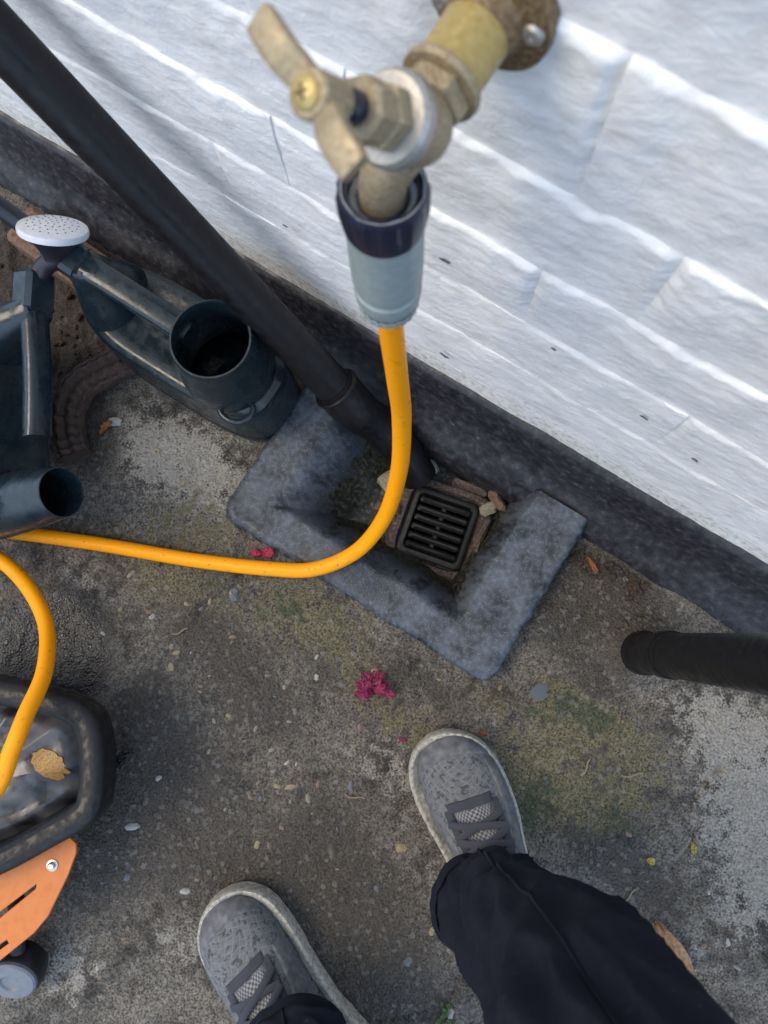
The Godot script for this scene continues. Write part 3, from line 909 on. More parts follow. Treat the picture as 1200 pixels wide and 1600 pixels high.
func build_pipes() -> void:
	var t := thing("drain_pipe", "black plastic waste pipe slanting down the white wall into the gully", "pipe")
	var a := Vector3(-0.205, 0.094, -0.183)
	var top := Vector3(-0.50, 0.423, -0.212)
	var d := (top - a).normalized()
	var path := [a, a + d * 0.2, a + d * 0.5, a + d * 0.85, a + d * 0.98]
	var end: Vector3 = path[-1]
	path.append(end + d * 0.03 + Vector3(0, 0.004, -0.006))
	path.append(end + d * 0.05 + Vector3(0, 0.004, -0.03))
	path.append(end + d * 0.055 + Vector3(0, 0.004, -0.09))
	var b := MB.new()
	b.tube(curve(path, 6), 0.0218, 36)
	part("pipe", b.done(), M.black_pipe, t)
	# the shoe: a socket that takes the pipe, then a bend down over the grate
	b = MB.new()
	var sp := curve([a + d * 0.016, a + d * 0.012, a + d * 0.002, a - d * 0.03, Vector3(-0.158, 0.038, -0.186), Vector3(-0.118, -0.002, -0.180), Vector3(-0.092, -0.030, -0.170)], 4)
	var rad := []
	for k in sp.size():
		var f := float(k) / (sp.size() - 1)
		rad.append(lut([0, 0.04, 0.10, 0.17, 0.2, 0.5, 0.55, 1.0], [0.0242, 0.0272, 0.0282, 0.0282, 0.0268, 0.0268, 0.0245, 0.0232], f))
	b.tube(sp, rad, 36, false, false)
	var inner := curve([Vector3(-0.092, -0.030, -0.170), Vector3(-0.118, -0.002, -0.180), Vector3(-0.15, 0.03, -0.185)], 4)
	b.tube(inner, 0.0195, 36, false, true)
	part("pipe_shoe", b.done(), M.black_pipe, t)
	b = MB.new()
	b.tube([a + d * 0.0155, a + d * 0.019], 0.0238, 36)
	part("seal_ring", b.done(), M.black_pipe, t)
	# a bracket that holds the pipe to the wall
	b = MB.new()
	var c := a + d * 0.70
	b.tube([c - d * 0.009, c + d * 0.009], 0.0245, 36)
	b.box(Transform3D(basis_y(Vector3(0, 0, 1), d), Vector3(c.x, c.y, (c.z + WALL_Z) * 0.5 + 0.002)), Vector3(0.02, absf(c.z - WALL_Z) + 0.004, 0.02), 0.002)
	part("bracket", b.done(), M.black_pipe, t)

	t = thing("standing_pipe", "upright black plastic pipe rising from the concrete beside the plinth", "pipe")
	b = MB.new()
	var p := curve([Vector3(0.2505, -0.01, -0.1225), Vector3(0.248, 0.10, -0.122), Vector3(0.241, 0.354, -0.120), Vector3(0.237, 0.50, -0.119), Vector3(0.236, 0.545, -0.124), Vector3(0.236, 0.572, -0.145), Vector3(0.236, 0.578, -0.18), Vector3(0.236, 0.58, -0.30)], 8)
	b.tube(p, 0.0232, 36)
	part("pipe", b.done(), M.black_pipe, t)
	b = MB.new()
	b.tube([Vector3(0.2507, -0.012, -0.1225), Vector3(0.2505, 0.006, -0.1225), Vector3(0.2500, 0.026, -0.1223), Vector3(0.2498, 0.030, -0.1222), Vector3(0.2497, 0.032, -0.1222)], [0.0262, 0.0264, 0.0258, 0.0250, 0.0235], 36)
	part("socket", b.done(), M.black_pipe, t)
	b = MB.new()
	b.tube([Vector3(0.2476, 0.098, -0.122), Vector3(0.2474, 0.101, -0.122), Vector3(0.2468, 0.128, -0.1218), Vector3(0.2466, 0.131, -0.1218)], [0.0234, 0.0252, 0.0252, 0.0234], 36)
	part("coupling", b.done(), M.black_pipe, t)

# ---------------------------------------------------------------- tap, connector, hose
func hexed(n: int) -> Callable:
	return func(a: float, _h: float, r: float) -> float:
		var k := fposmod(a, TAU / n) - PI / n
		return r * cos(PI / n) / cos(k)

func build_tap() -> void:
	var t := thing("garden_tap", "tarnished brass bib tap with lever handle on the white wall", "tap")
	var x := -0.115
	var y := 0.638
	# wall plate elbow: a domed plate with two screws, and its barrel
	var bz := Transform3D(Basis(Vector3(1, 0, 0), PI / 2), Vector3(x, y, WALL_Z))   # local y runs out of the wall
	var b := MB.new()
	b.lathe(bz, [Vector2(0.0305, -0.004), Vector2(0.0315, 0.006), Vector2(0.031, 0.010), Vector2(0.0285, 0.012), Vector2(0.020, 0.0135), Vector2(0.0185, 0.016), Vector2(0.017, 0.022)], 40)
	part("wall_plate", b.done(30.0), M.brown_brass, t)
	for s in [-1, 1]:
		b = MB.new()
		var c: Vector3 = bz * Vector3(0.0235 * s, 0.012, -0.004 * s)
		b.lathe(Transform3D(bz.basis, c), [Vector2(0.0055, -0.002), Vector2(0.0055, 0.001), Vector2(0.0042, 0.0025), Vector2(0.0015, 0.0027), Vector2(0.0012, 0.0017)], 20)
		part("screw", b.done(30.0), M.dull_metal, t)
	b = MB.new()
	b.lathe(bz, [Vector2(0.0172, 0.010), Vector2(0.0168, 0.02), Vector2(0.0165, 0.044), Vector2(0.0172, 0.046), Vector2(0.0172, 0.049), Vector2(0.0155, 0.050)], 40)
	part("barrel", b.done(30.0), M.yellow_brass, t)
	b = MB.new()
	b.lathe(bz, [Vector2(0.0160, 0.0485), Vector2(0.0192, 0.049), Vector2(0.0198, 0.0505), Vector2(0.0192, 0.0535), Vector2(0.016, 0.054)], 40)
	part("collar", b.done(30.0), M.brass, t)
	b = MB.new()
	b.lathe(bz, [Vector2(0.0145, 0.0535), Vector2(0.0166, 0.0545), Vector2(0.0166, 0.063), Vector2(0.0145, 0.064)], 48, hexed(6))
	b.lathe(bz, [Vector2(0.0115, 0.063), Vector2(0.0118, 0.072)], 32)
	part("hexagon", b.done(20.0), M.brass, t)
	# body ball, spout bending out and down
	var o := Vector3(-0.115, 0.638, -0.187)
	var ax := Vector3(-0.2459, 0.7764, 0.5803).normalized()
	b = MB.new()
	b.lathe(Transform3D(basis_y(ax), o), [Vector2(0.004, -0.0175), Vector2(0.0115, -0.0145), Vector2(0.0165, -0.007), Vector2(0.0178, 0.001), Vector2(0.0172, 0.008), Vector2(0.0168, 0.011)], 40)
	var sp := curve([o, o + Vector3(-0.001, -0.008, 0.006), Vector3(-0.1205, 0.619, -0.1735), Vector3(-0.1225, 0.606, -0.1715), Vector3(-0.1225, 0.588, -0.1715)], 5)
	b.tube(sp, 0.0118, 32)
	part("body", b.done(40.0), M.brass, t)
	# bonnet
	var bx := func(h: float) -> Transform3D: return Transform3D(basis_y(ax), o + ax * h)
	b = MB.new()
	b.lathe(bx.call(0.011), [Vector2(0.0170, 0.0), Vector2(0.0190, 0.0004), Vector2(0.0190, 0.0014), Vector2(0.017, 0.0018)], 40)
	part("washer", b.done(30.0), M.red_fibre, t)
	b = MB.new()
	b.lathe(bx.call(0.0126), [Vector2(0.016, 0.0), Vector2(0.0196, 0.0003), Vector2(0.0202, 0.002), Vector2(0.0198, 0.0065), Vector2(0.018, 0.009), Vector2(0.012, 0.0095)], 40)
	part("bonnet", b.done(30.0), M.dull_metal, t)
	b = MB.new()
	b.lathe(bx.call(0.022), [Vector2(0.0120, 0.0), Vector2(0.0142, 0.001), Vector2(0.0142, 0.008), Vector2(0.012, 0.0092)], 48, hexed(6))
	b.lathe(bx.call(0.0312), [Vector2(0.0105, 0.0), Vector2(0.0128, 0.001), Vector2(0.0128, 0.012), Vector2(0.0105, 0.0135)], 48, hexed(8))
	part("gland_nut", b.done(20.0), M.brass, t)
	b = MB.new()
	b.lathe(bx.call(0.036), [Vector2(0.0068, 0.0), Vector2(0.0068, 0.014), Vector2(0.0055, 0.016), Vector2(0.0055, 0.03)], 28)
	part("stem", b.done(30.0), M.collar_plastic, t)
	# lever handle across the stem
	var hub := Vector3(-0.1331, 0.695, -0.1444)
	var lv := (Vector3(-0.1023, 0.6938, -0.1297) - Vector3(-0.1628, 0.6973, -0.1601)).normalized()
	var side := ax.cross(lv).normalized()
	var hx := Transform3D(Basis(lv, ax, side), hub)      # local x along the lever, y out of the bonnet
	b = MB.new()
	var rs := []
	for k in 19:
		var f := float(k) / 18.0
		var u := lerpf(-0.0345, 0.0345, f)
		var e := absf(u) / 0.0345
		var wd := lerpf(0.0056, 0.0066, smoothstep(0.1, 0.5, e))
		var ht := lerpf(0.0042, 0.0034, e)
		if e > 0.95:
			wd *= 0.93
			ht *= 0.82
		var cy := -0.004 + 0.006 * smoothstep(0.15, 0.6, e)
		var ring := []
		for i in 20:
			var a := TAU * i / 20
			var c := cos(a); var s := sin(a)
			var r := 1.0 / pow(pow(absf(c), 7.0) + pow(absf(s), 7.0), 1.0 / 7.0)
			ring.append(hx * Vector3(u, cy + s * r * ht, c * r * wd))
		rs.append(ring)
	b.rings(rs)
	var lever := part("lever", b.done(35.0), M.brass, t)
	b = MB.new()
	b.lathe(hx, [Vector2(0.0085, -0.016), Vector2(0.0088, -0.008), Vector2(0.0092, -0.002), Vector2(0.0092, 0.001), Vector2(0.008, 0.0022), Vector2(0.0066, 0.0024)], 32)
	part("hub", b.done(30.0), M.brass, lever)
	b = MB.new()
	b.lathe(hx, [Vector2(0.0064, 0.002), Vector2(0.0062, 0.0035), Vector2(0.0045, 0.0048), Vector2(0.001, 0.0053)], 28)
	part("screw", b.done(40.0), M.yellow_brass, lever)
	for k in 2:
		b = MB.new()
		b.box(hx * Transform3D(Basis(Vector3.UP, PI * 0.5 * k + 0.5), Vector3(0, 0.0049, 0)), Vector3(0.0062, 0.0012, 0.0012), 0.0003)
		part("screw_slot_bar", b.done(), M.hole_shade, lever)  # solid bar; the shade of the slot is only its dark colour

	# hose connector screwed on the spout
	var c := thing("hose_connector", "grey and black plastic hose connector hanging under the brass tap", "connector")
	var top := Vector3(-0.1225, 0.607, -0.1715)
	var bot := Vector3(-0.1195, 0.462, -0.1660)
	var down := (bot - top).normalized()
	var cx := Transform3D(basis_y(down).scaled_local(Vector3(1.12, 0.82, 1.12)), top)
	b = MB.new()
	var ribs := func(a: float, h: float, r: float) -> float:
		return r * (1.0 + (0.05 if fposmod(a * 9.0 / TAU, 1.0) < 0.55 and h > 0.006 and h < 0.034 and r > 0.018 else 0.0))
	b.lathe(cx, [Vector2(0.0135, 0.012), Vector2(0.0150, 0.010), Vector2(0.0158, 0.003), Vector2(0.0168, 0.003), Vector2(0.0172, 0.006), Vector2(0.0178, 0.006), Vector2(0.0178, 0.001), Vector2(0.0190, 0.0), Vector2(0.0198, 0.002), Vector2(0.0200, 0.006), Vector2(0.0200, 0.020), Vector2(0.0196, 0.035), Vector2(0.0188, 0.038), Vector2(0.015, 0.038)], 72, ribs)
	part("screw_collar", b.done(30.0), M.collar_plastic, c)
	b = MB.new()
	var crust := func(a: float, h: float, r: float) -> float: return r + 0.00035 * sin(a * 7.0) * sin(a * 3.0 + h * 900.0)
	b.lathe(cx, [Vector2(0.0176, 0.0022), Vector2(0.0179, 0.0006), Vector2(0.0186, 0.0000), Vector2(0.0190, 0.0006), Vector2(0.0188, 0.0016)], 72, crust, false, false)
	b.lathe(cx, [Vector2(0.0120, 0.0125), Vector2(0.0132, 0.0105), Vector2(0.0146, 0.0088), Vector2(0.0152, 0.0098)], 72, crust, false, false)
	part("limescale", b.done(40.0), M.limescale, c)
	b = MB.new()
	b.lathe(cx, [Vector2(0.0120, 0.015), Vector2(0.0136, 0.013), Vector2(0.0146, 0.0095), Vector2(0.0150, 0.012)], 40, null, false, false)
	part("washer", b.done(30.0), M.grey_plastic, c)
	b = MB.new()
	b.lathe(cx, [Vector2(0.016, 0.036), Vector2(0.0184, 0.037), Vector2(0.0188, 0.040), Vector2(0.0190, 0.060), Vector2(0.0190, 0.090), Vector2(0.0188, 0.106), Vector2(0.0184, 0.110), Vector2(0.0172, 0.112), Vector2(0.0170, 0.115), Vector2(0.0184, 0.117), Vector2(0.0186, 0.121), Vector2(0.0182, 0.131), Vector2(0.0168, 0.138), Vector2(0.0158, 0.141), Vector2(0.0164, 0.148), Vector2(0.0150, 0.150), Vector2(0.0098, 0.150)], 48, func(a: float, h: float, r: float):
		return r * (1.0 - 0.02 * exp(-pow((h - 0.068) / 0.012, 2.0)) * maxf(0.0, cos(a - 2.0)) * 3.0) if h > 0.04 and h < 0.11 else r)
	part("body", b.done(30.0), M.grey_plastic, c)
	b = MB.new()
	b.lathe(cx, [Vector2(0.0168, 0.140), Vector2(0.0172, 0.1405), Vector2(0.0172, 0.1465), Vector2(0.0166, 0.1475)], 72, func(a: float, h: float, r: float): return r * (1.0 + 0.015 * signf(sin(a * 22.0))), false, false)
	part("clamp_ring", b.done(25.0), M.grey_plastic, c)

	# the hose: down over the slab, away over the yard, round and back over the tub
	b = MB.new()
	var pts := [Vector3(-0.1203, 0.498, -0.1675), Vector3(-0.1183, 0.460, -0.1648), Vector3(-0.110, 0.37, -0.158), Vector3(-0.102, 0.29, -0.150), Vector3(-0.090, 0.20, -0.124), Vector3(-0.086, 0.12, -0.085), Vector3(-0.098, 0.068, -0.040), Vector3(-0.130, 0.048, 0.002), Vector3(-0.178, 0.038, 0.031), Vector3(-0.268, 0.018, 0.073), Vector3(-0.384, 0.0105, 0.121), Vector3(-0.495, 0.0105, 0.172), Vector3(-0.575, 0.0105, 0.215), Vector3(-0.63, 0.0105, 0.27), Vector3(-0.62, 0.020, 0.32), Vector3(-0.57, 0.036, 0.30), Vector3(-0.515, 0.044, 0.225), Vector3(-0.467, 0.047, 0.196), Vector3(-0.412, 0.053, 0.199), Vector3(-0.353, 0.075, 0.219), Vector3(-0.305, 0.125, 0.247), Vector3(-0.283, 0.158, 0.283), Vector3(-0.272, 0.166, 0.315), Vector3(-0.265, 0.160, 0.36), Vector3(-0.275, 0.165, 0.43), Vector3(-0.33, 0.15, 0.50), Vector3(-0.42, 0.05, 0.54), Vector3(-0.50, 0.011, 0.60), Vector3(-0.70, 0.0105, 0.72), Vector3(-1.2, 0.0105, 0.80)]
	b.tube(curve(pts, 9), 0.0088, 20)
	var h := part("garden_hose", b.smooth(), M.hose_rubber, self)
	tag(h, "orange rubber garden hose running from the tap across the concrete", "hose")

# ---------------------------------------------------------------- watering cans
func stadium(hx: float, hz: float, y: float, cx := 0.0, p := 3.4, n := 72) -> Array:
	var r := []
	for i in n:
		var a := TAU * i / n
		var c := cos(a); var s := sin(a)
		r.append(Vector3(cx + signf(c) * pow(absf(c), 2.0 / p) * hx, y, signf(s) * pow(absf(s), 2.0 / p) * hz))
	return r

func make_can(label: String, xf: Transform3D, reach: float, lift: float, rose_dir: Vector3, nk := 1.0, nx := 0.064) -> void:
	var t := thing("watering_can", label, "watering can", "dark green plastic watering cans")
	t.transform = xf
	var m: Material = M.can_plastic
	var b := MB.new()
	b.rings([stadium(0.120, 0.048, 0.0), stadium(0.127, 0.054, 0.003), stadium(0.130, 0.056, 0.008), stadium(0.130, 0.0565, 0.016), stadium(0.1285, 0.055, 0.018), stadium(0.1285, 0.055, 0.030), stadium(0.130, 0.0565, 0.032), stadium(0.1295, 0.056, 0.07), stadium(0.127, 0.0545, 0.104), stadium(0.1245, 0.0525, 0.111), stadium(0.119, 0.0475, 0.115), stadium(0.115, 0.044, 0.1155), stadium(0.108, 0.0395, 0.1155), stadium(0.10, 0.035, 0.115), stadium(0.09, 0.029, 0.114), stadium(0.075, 0.022, 0.113), stadium(0.055, 0.014, 0.113), stadium(0.03, 0.007, 0.113)])
	var kept := PackedInt32Array()
	for i in range(0, b.t.size(), 3):       # open below the filling neck
		var c := (b.v[b.t[i]] + b.v[b.t[i + 1]] + b.v[b.t[i + 2]]) / 3.0
		if c.y < 0.1 or Vector2(c.x - nx, c.z).length() > 0.053 * nk:
			kept.append_array([b.t[i], b.t[i + 1], b.t[i + 2]])
	b.t = kept
	part("body", b.done(32.0), m, t)
	# filling neck: a dome that narrows to a round mouth
	b = MB.new()
	var prof := [Vector2(0.0575, 0.085), Vector2(0.0570, 0.120), Vector2(0.0560, 0.138), Vector2(0.0535, 0.155), Vector2(0.0495, 0.174), Vector2(0.0470, 0.190), Vector2(0.0465, 0.197), Vector2(0.0452, 0.2005), Vector2(0.0432, 0.2005), Vector2(0.0420, 0.198), Vector2(0.0415, 0.185), Vector2(0.0440, 0.165), Vector2(0.0500, 0.130), Vector2(0.0510, 0.105)]
	for i in prof.size():
		prof[i].x *= nk
	b.lathe(Transform3D(Basis(), Vector3(nx, 0, 0)), prof, 56, null, false, false)
	part("filling_neck", b.done(35.0), m, t)
	# grip moulded in the foot of the can
	b = MB.new()
	var loop := []
	for k in 13:
		var a := lerpf(-0.3, PI + 0.3, k / 12.0) - 0.5
		loop.append(Vector3(0.098 + cos(a) * 0.020, 0.118 + 0.002 * sin(a), 0.036 + sin(a) * 0.017))
	b.tube(loop, 0.0035, 10)
	part("grip_lip", b.done(), m, t)
	# front column that carries the spout
	b = MB.new()
	b.rings([stadium(0.030, 0.046, 0.100, -0.094, 2.4), stadium(0.029, 0.044, 0.118, -0.095, 2.3), stadium(0.024, 0.036, 0.138, -0.100, 2.2), stadium(0.020, 0.026, 0.156, -0.105, 2.2), stadium(0.019, 0.021, 0.172, -0.108, 2.2), stadium(0.018, 0.019, 0.184, -0.110, 2.4), stadium(0.014, 0.015, 0.188, -0.111, 2.4)])
	part("front_column", b.done(40.0), m, t)
	# handle bar between neck and column
	b = MB.new()
	var hp := curve([Vector3(0.028, 0.166, 0), Vector3(-0.01, 0.172, 0), Vector3(-0.06, 0.177, 0), Vector3(-0.105, 0.178, 0)], 6)
	var rs := []
	for p in hp:
		var ring := []
		for i in 24:
			var a := TAU * i / 24
			var c := cos(a); var s := sin(a)
			var r := 1.0 / pow(pow(absf(c), 3.4) + pow(absf(s), 3.4), 1.0 / 3.4)
			ring.append(p + Vector3(0, s * r * 0.0105, c * r * 0.0145))
		rs.append(ring)
	b.rings(rs)
	part("handle", b.done(40.0), m, t)
	# spout with a square collar, then the rose
	var e0 := Vector3(-0.108, 0.176, 0)
	var e1 := Vector3(-0.150, 0.186, 0)
	var e2 := Vector3(-0.150 - reach, 0.186 + lift, 0)
	b = MB.new()
	var bb := basis_y(e1 - e0, Vector3(0, 0, 1))
	b.box(Transform3D(bb, (e0 + e1) * 0.5), Vector3(0.031, 0.046, 0.036), 0.005)
	part("spout_collar", b.done(30.0), m, t)
	var rd := rose_dir.normalized()
	var rc := e2 + rd * 0.030
	b = MB.new()
	b.tube(curve([e1 - (e1 - e0).normalized() * 0.01, e1.lerp(e2, 0.5), e2, e2 + rd * 0.008], 5), 0.0105, 24)
	part("spout", b.done(), M.dark_plastic, t)
	b = MB.new()
	b.lathe(Transform3D(basis_y(rd), rc), [Vector2(0.012, -0.030), Vector2(0.0135, -0.024), Vector2(0.021, -0.013), Vector2(0.030, -0.004), Vector2(0.0325, -0.001), Vector2(0.0325, 0.001)], 40)
	var rose := part("rose", b.done(40.0), M.dark_plastic, t)
	b = MB.new()
	b.lathe(Transform3D(basis_y(rd), rc), [Vector2(0.0330, -0.003), Vector2(0.0352, -0.002), Vector2(0.0356, 0.002), Vector2(0.0345, 0.0045), Vector2(0.030, 0.0062), Vector2(0.02, 0.0082), Vector2(0.01, 0.0094), Vector2(0.002, 0.0098)], 48)
	part("rose_plate", b.done(30.0), M.rose_plastic, rose)
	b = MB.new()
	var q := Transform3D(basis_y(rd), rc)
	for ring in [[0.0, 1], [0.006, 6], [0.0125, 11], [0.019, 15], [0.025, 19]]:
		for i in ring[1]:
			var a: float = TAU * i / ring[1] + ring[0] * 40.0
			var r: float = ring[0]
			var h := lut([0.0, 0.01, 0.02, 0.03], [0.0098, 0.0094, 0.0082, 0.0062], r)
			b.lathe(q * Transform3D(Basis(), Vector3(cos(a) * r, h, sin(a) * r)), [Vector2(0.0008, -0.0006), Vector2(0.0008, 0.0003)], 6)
	part("rose_hole_discs", b.done(), M.hole_shade, rose).set_meta("kind", "stuff")  # solid discs on the plate, coloured dark for the shade in its holes

func build_cans() -> void:
	make_can("dark green watering can standing upright between the plinth and the grey slab", Transform3D(Basis(), Vector3(-0.392, 0.002, -0.139)), 0.055, 0.036, Vector3(-0.6, 0.8, -0.1), 0.94)
	var ex := Vector3(0.62, -0.08, 0.78).normalized()
	var ey := Vector3(0.70, 0.5, -0.5)
	ey = (ey - ex * ex.dot(ey)).normalized()
	var ez := ex.cross(ey)
	var o := Vector3(-0.386, 0.160, 0.077) - ex * 0.094 - ey * 0.2
	make_can("dark green watering can lying on its side with white rose facing up", Transform3D(Basis(ex, ey, ez), o), 0.004, 0.036, Vector3(-0.68, 0.55, 0.42), 0.60, 0.094)

func tub_y(x: float, z: float) -> float:
	var q := nz.get_noise_2d(x * 6.0, z * 6.0)
	var fold := absf(nz.get_noise_2d(x * 9.0 + z * 6.0 + 9.0, z * 5.0 - x * 3.0))
	return 0.094 + q * 0.010 - fold * 0.014 + nf.get_noise_2d(x * 16.0, z * 16.0) * 0.0012

# ---------------------------------------------------------------- black tub with orange plate and wheel
func build_tub() -> void:
	var t := thing("garden_trolley", "black plastic tub with thick rim, orange slotted plate and grey wheel", "trolley")
	var loop := [Vector3(-0.343, 0, 0.296), Vector3(-0.305, 0, 0.281), Vector3(-0.272, 0, 0.270), Vector3(-0.246, 0, 0.268), Vector3(-0.228, 0, 0.278), Vector3(-0.206, 0, 0.303), Vector3(-0.190, 0, 0.329), Vector3(-0.187, 0, 0.349), Vector3(-0.206, 0, 0.386), Vector3(-0.235, 0, 0.436), Vector3(-0.275, 0, 0.486), Vector3(-0.34, 0, 0.506), Vector3(-0.42, 0, 0.488), Vector3(-0.455, 0, 0.41), Vector3(-0.44, 0, 0.35), Vector3(-0.40, 0, 0.318)]
	var n := loop.size()
	var fine := []
	for i in n:
		for k in 12:
			fine.append(loop[i].cubic_interpolate(loop[(i + 1) % n], loop[(i + n - 1) % n], loop[(i + 2) % n], k / 12.0))
	var mid := Vector3(-0.325, 0, 0.385)
	var at := func(s: float, y: float) -> Array:      # the outline moved inwards by s metres
		var r := []
		for i in fine.size():
			var a: Vector3 = fine[(i + fine.size() - 6) % fine.size()]
			var c: Vector3 = fine[(i + 6) % fine.size()]
			var nrm := (c - a).cross(Vector3.UP).normalized()
			if nrm.dot(mid - fine[i]) < 0:
				nrm = -nrm
			var p: Vector3 = fine[i] + nrm * s
			r.append(Vector3(p.x, y, p.z))
		return r
	var b := MB.new()
	b.rings([at.call(0.055, 0.016), at.call(0.035, 0.018), at.call(0.022, 0.03), at.call(0.010, 0.085), at.call(0.008, 0.098)], true, false)
	part("tub", b.done(), M.black_tub, t)
	b = MB.new()
	b.rings([at.call(0.006, 0.076), at.call(-0.009, 0.077), at.call(-0.012, 0.080), at.call(-0.013, 0.112), at.call(-0.012, 0.117), at.call(-0.008, 0.1205), at.call(-0.002, 0.122), at.call(0.006, 0.1215), at.call(0.0115, 0.1195), at.call(0.0145, 0.115), at.call(0.016, 0.105), at.call(0.018, 0.075)], false, false)
	part("rim", b.done(45.0), M.black_tub, t)
	# wet crumpled sheeting inside
	b = MB.new()
	var inner: Array = at.call(0.0165, 0.0)
	var rs := []
	for l in 22:
		var f := 1.0 - l / 22.0
		var ring := []
		for i in inner.size():
			var p: Vector3 = mid.lerp(inner[i], f)
			p.y = tub_y(p.x, p.z) - 0.012 * smoothstep(0.82, 1.0, f)
			ring.append(p)
		rs.append(ring)
	b.rings(rs, false, true)
	part("wet_sheeting", b.smooth(), M.wet_film, t)
	# an orange patch laid just over it
	b = MB.new()
	b.sheet(10, 8, func(u: float, v: float):
		var a := (u - 0.5) * 2.0
		var c := (v - 0.5) * 2.0
		var k := 1.0 / maxf(1.0, Vector2(a, c).length()) * (1.0 + 0.35 * nf.get_noise_2d(a * 2.0, c * 2.0))
		var x := -0.252 + a * k * 0.020 + c * k * 0.006
		var z := 0.335 - c * k * 0.013 + a * k * 0.004
		return Vector3(x, tub_y(x, z) + 0.0012, z), Vector3.UP)
	part("orange_patch", b.smooth(), M.ochre_patch, t)
	# orange plate
	b = MB.new()
	var poly := PackedVector2Array([Vector2(-0.207, 0.389), Vector2(-0.184, 0.392), Vector2(-0.178, 0.4), Vector2(-0.172, 0.424), Vector2(-0.166, 0.47), Vector2(-0.169, 0.492), Vector2(-0.184, 0.535), Vector2(-0.196, 0.562), Vector2(-0.205, 0.562), Vector2(-0.186, 0.515), Vector2(-0.19, 0.513), Vector2(-0.211, 0.562), Vector2(-0.232, 0.562), Vector2(-0.209, 0.499), Vector2(-0.194, 0.454), Vector2(-0.196, 0.45), Vector2(-0.2127, 0.494), Vector2(-0.238, 0.562), Vector2(-0.29, 0.56), Vector2(-0.276, 0.489), Vector2(-0.237, 0.439)])
	b.prism(Transform3D(Basis(), Vector3.ZERO), poly, 0.074, 0.078, 0.0008)
	var plate := part("plate", b.done(20.0), M.orange_paint, t)
	b = MB.new()
	b.lathe(Transform3D(Basis(), Vector3(-0.1925, 0.0778, 0.4245)), [Vector2(0.0062, 0.0), Vector2(0.0062, 0.0012), Vector2(0.004, 0.0016), Vector2(0.004, 0.0045), Vector2(0.0025, 0.0055)], 24)
	part("bolt", b.done(20.0), M.zinc, plate)
	# leg and wheel under the plate
	b = MB.new()
	b.tube(curve([Vector3(-0.225, 0.058, 0.47), Vector3(-0.200, 0.055, 0.50), Vector3(-0.180, 0.045, 0.535)], 5), 0.009, 14)
	part("axle_arm", b.done(), M.black_tub, t)
	var wd := Vector3(0.30, 0.85, 0.42).normalized()
	var wx := Transform3D(basis_y(wd), Vector3(-0.170, 0.036, 0.562))
	b = MB.new()
	b.lathe(wx, [Vector2(0.020, -0.024), Vector2(0.029, -0.022), Vector2(0.031, -0.012), Vector2(0.031, 0.000), Vector2(0.0285, 0.005), Vector2(0.022, 0.006)], 40)
	var wheel := part("wheel", b.done(40.0), M.black_tub, t)
	b = MB.new()
	b.lathe(wx, [Vector2(0.0275, 0.004), Vector2(0.0272, 0.0085), Vector2(0.025, 0.0105), Vector2(0.012, 0.0112), Vector2(0.010, 0.009), Vector2(0.006, 0.0085)], 40)
	part("hub_cap", b.done(30.0), M.wheel_grey, wheel)

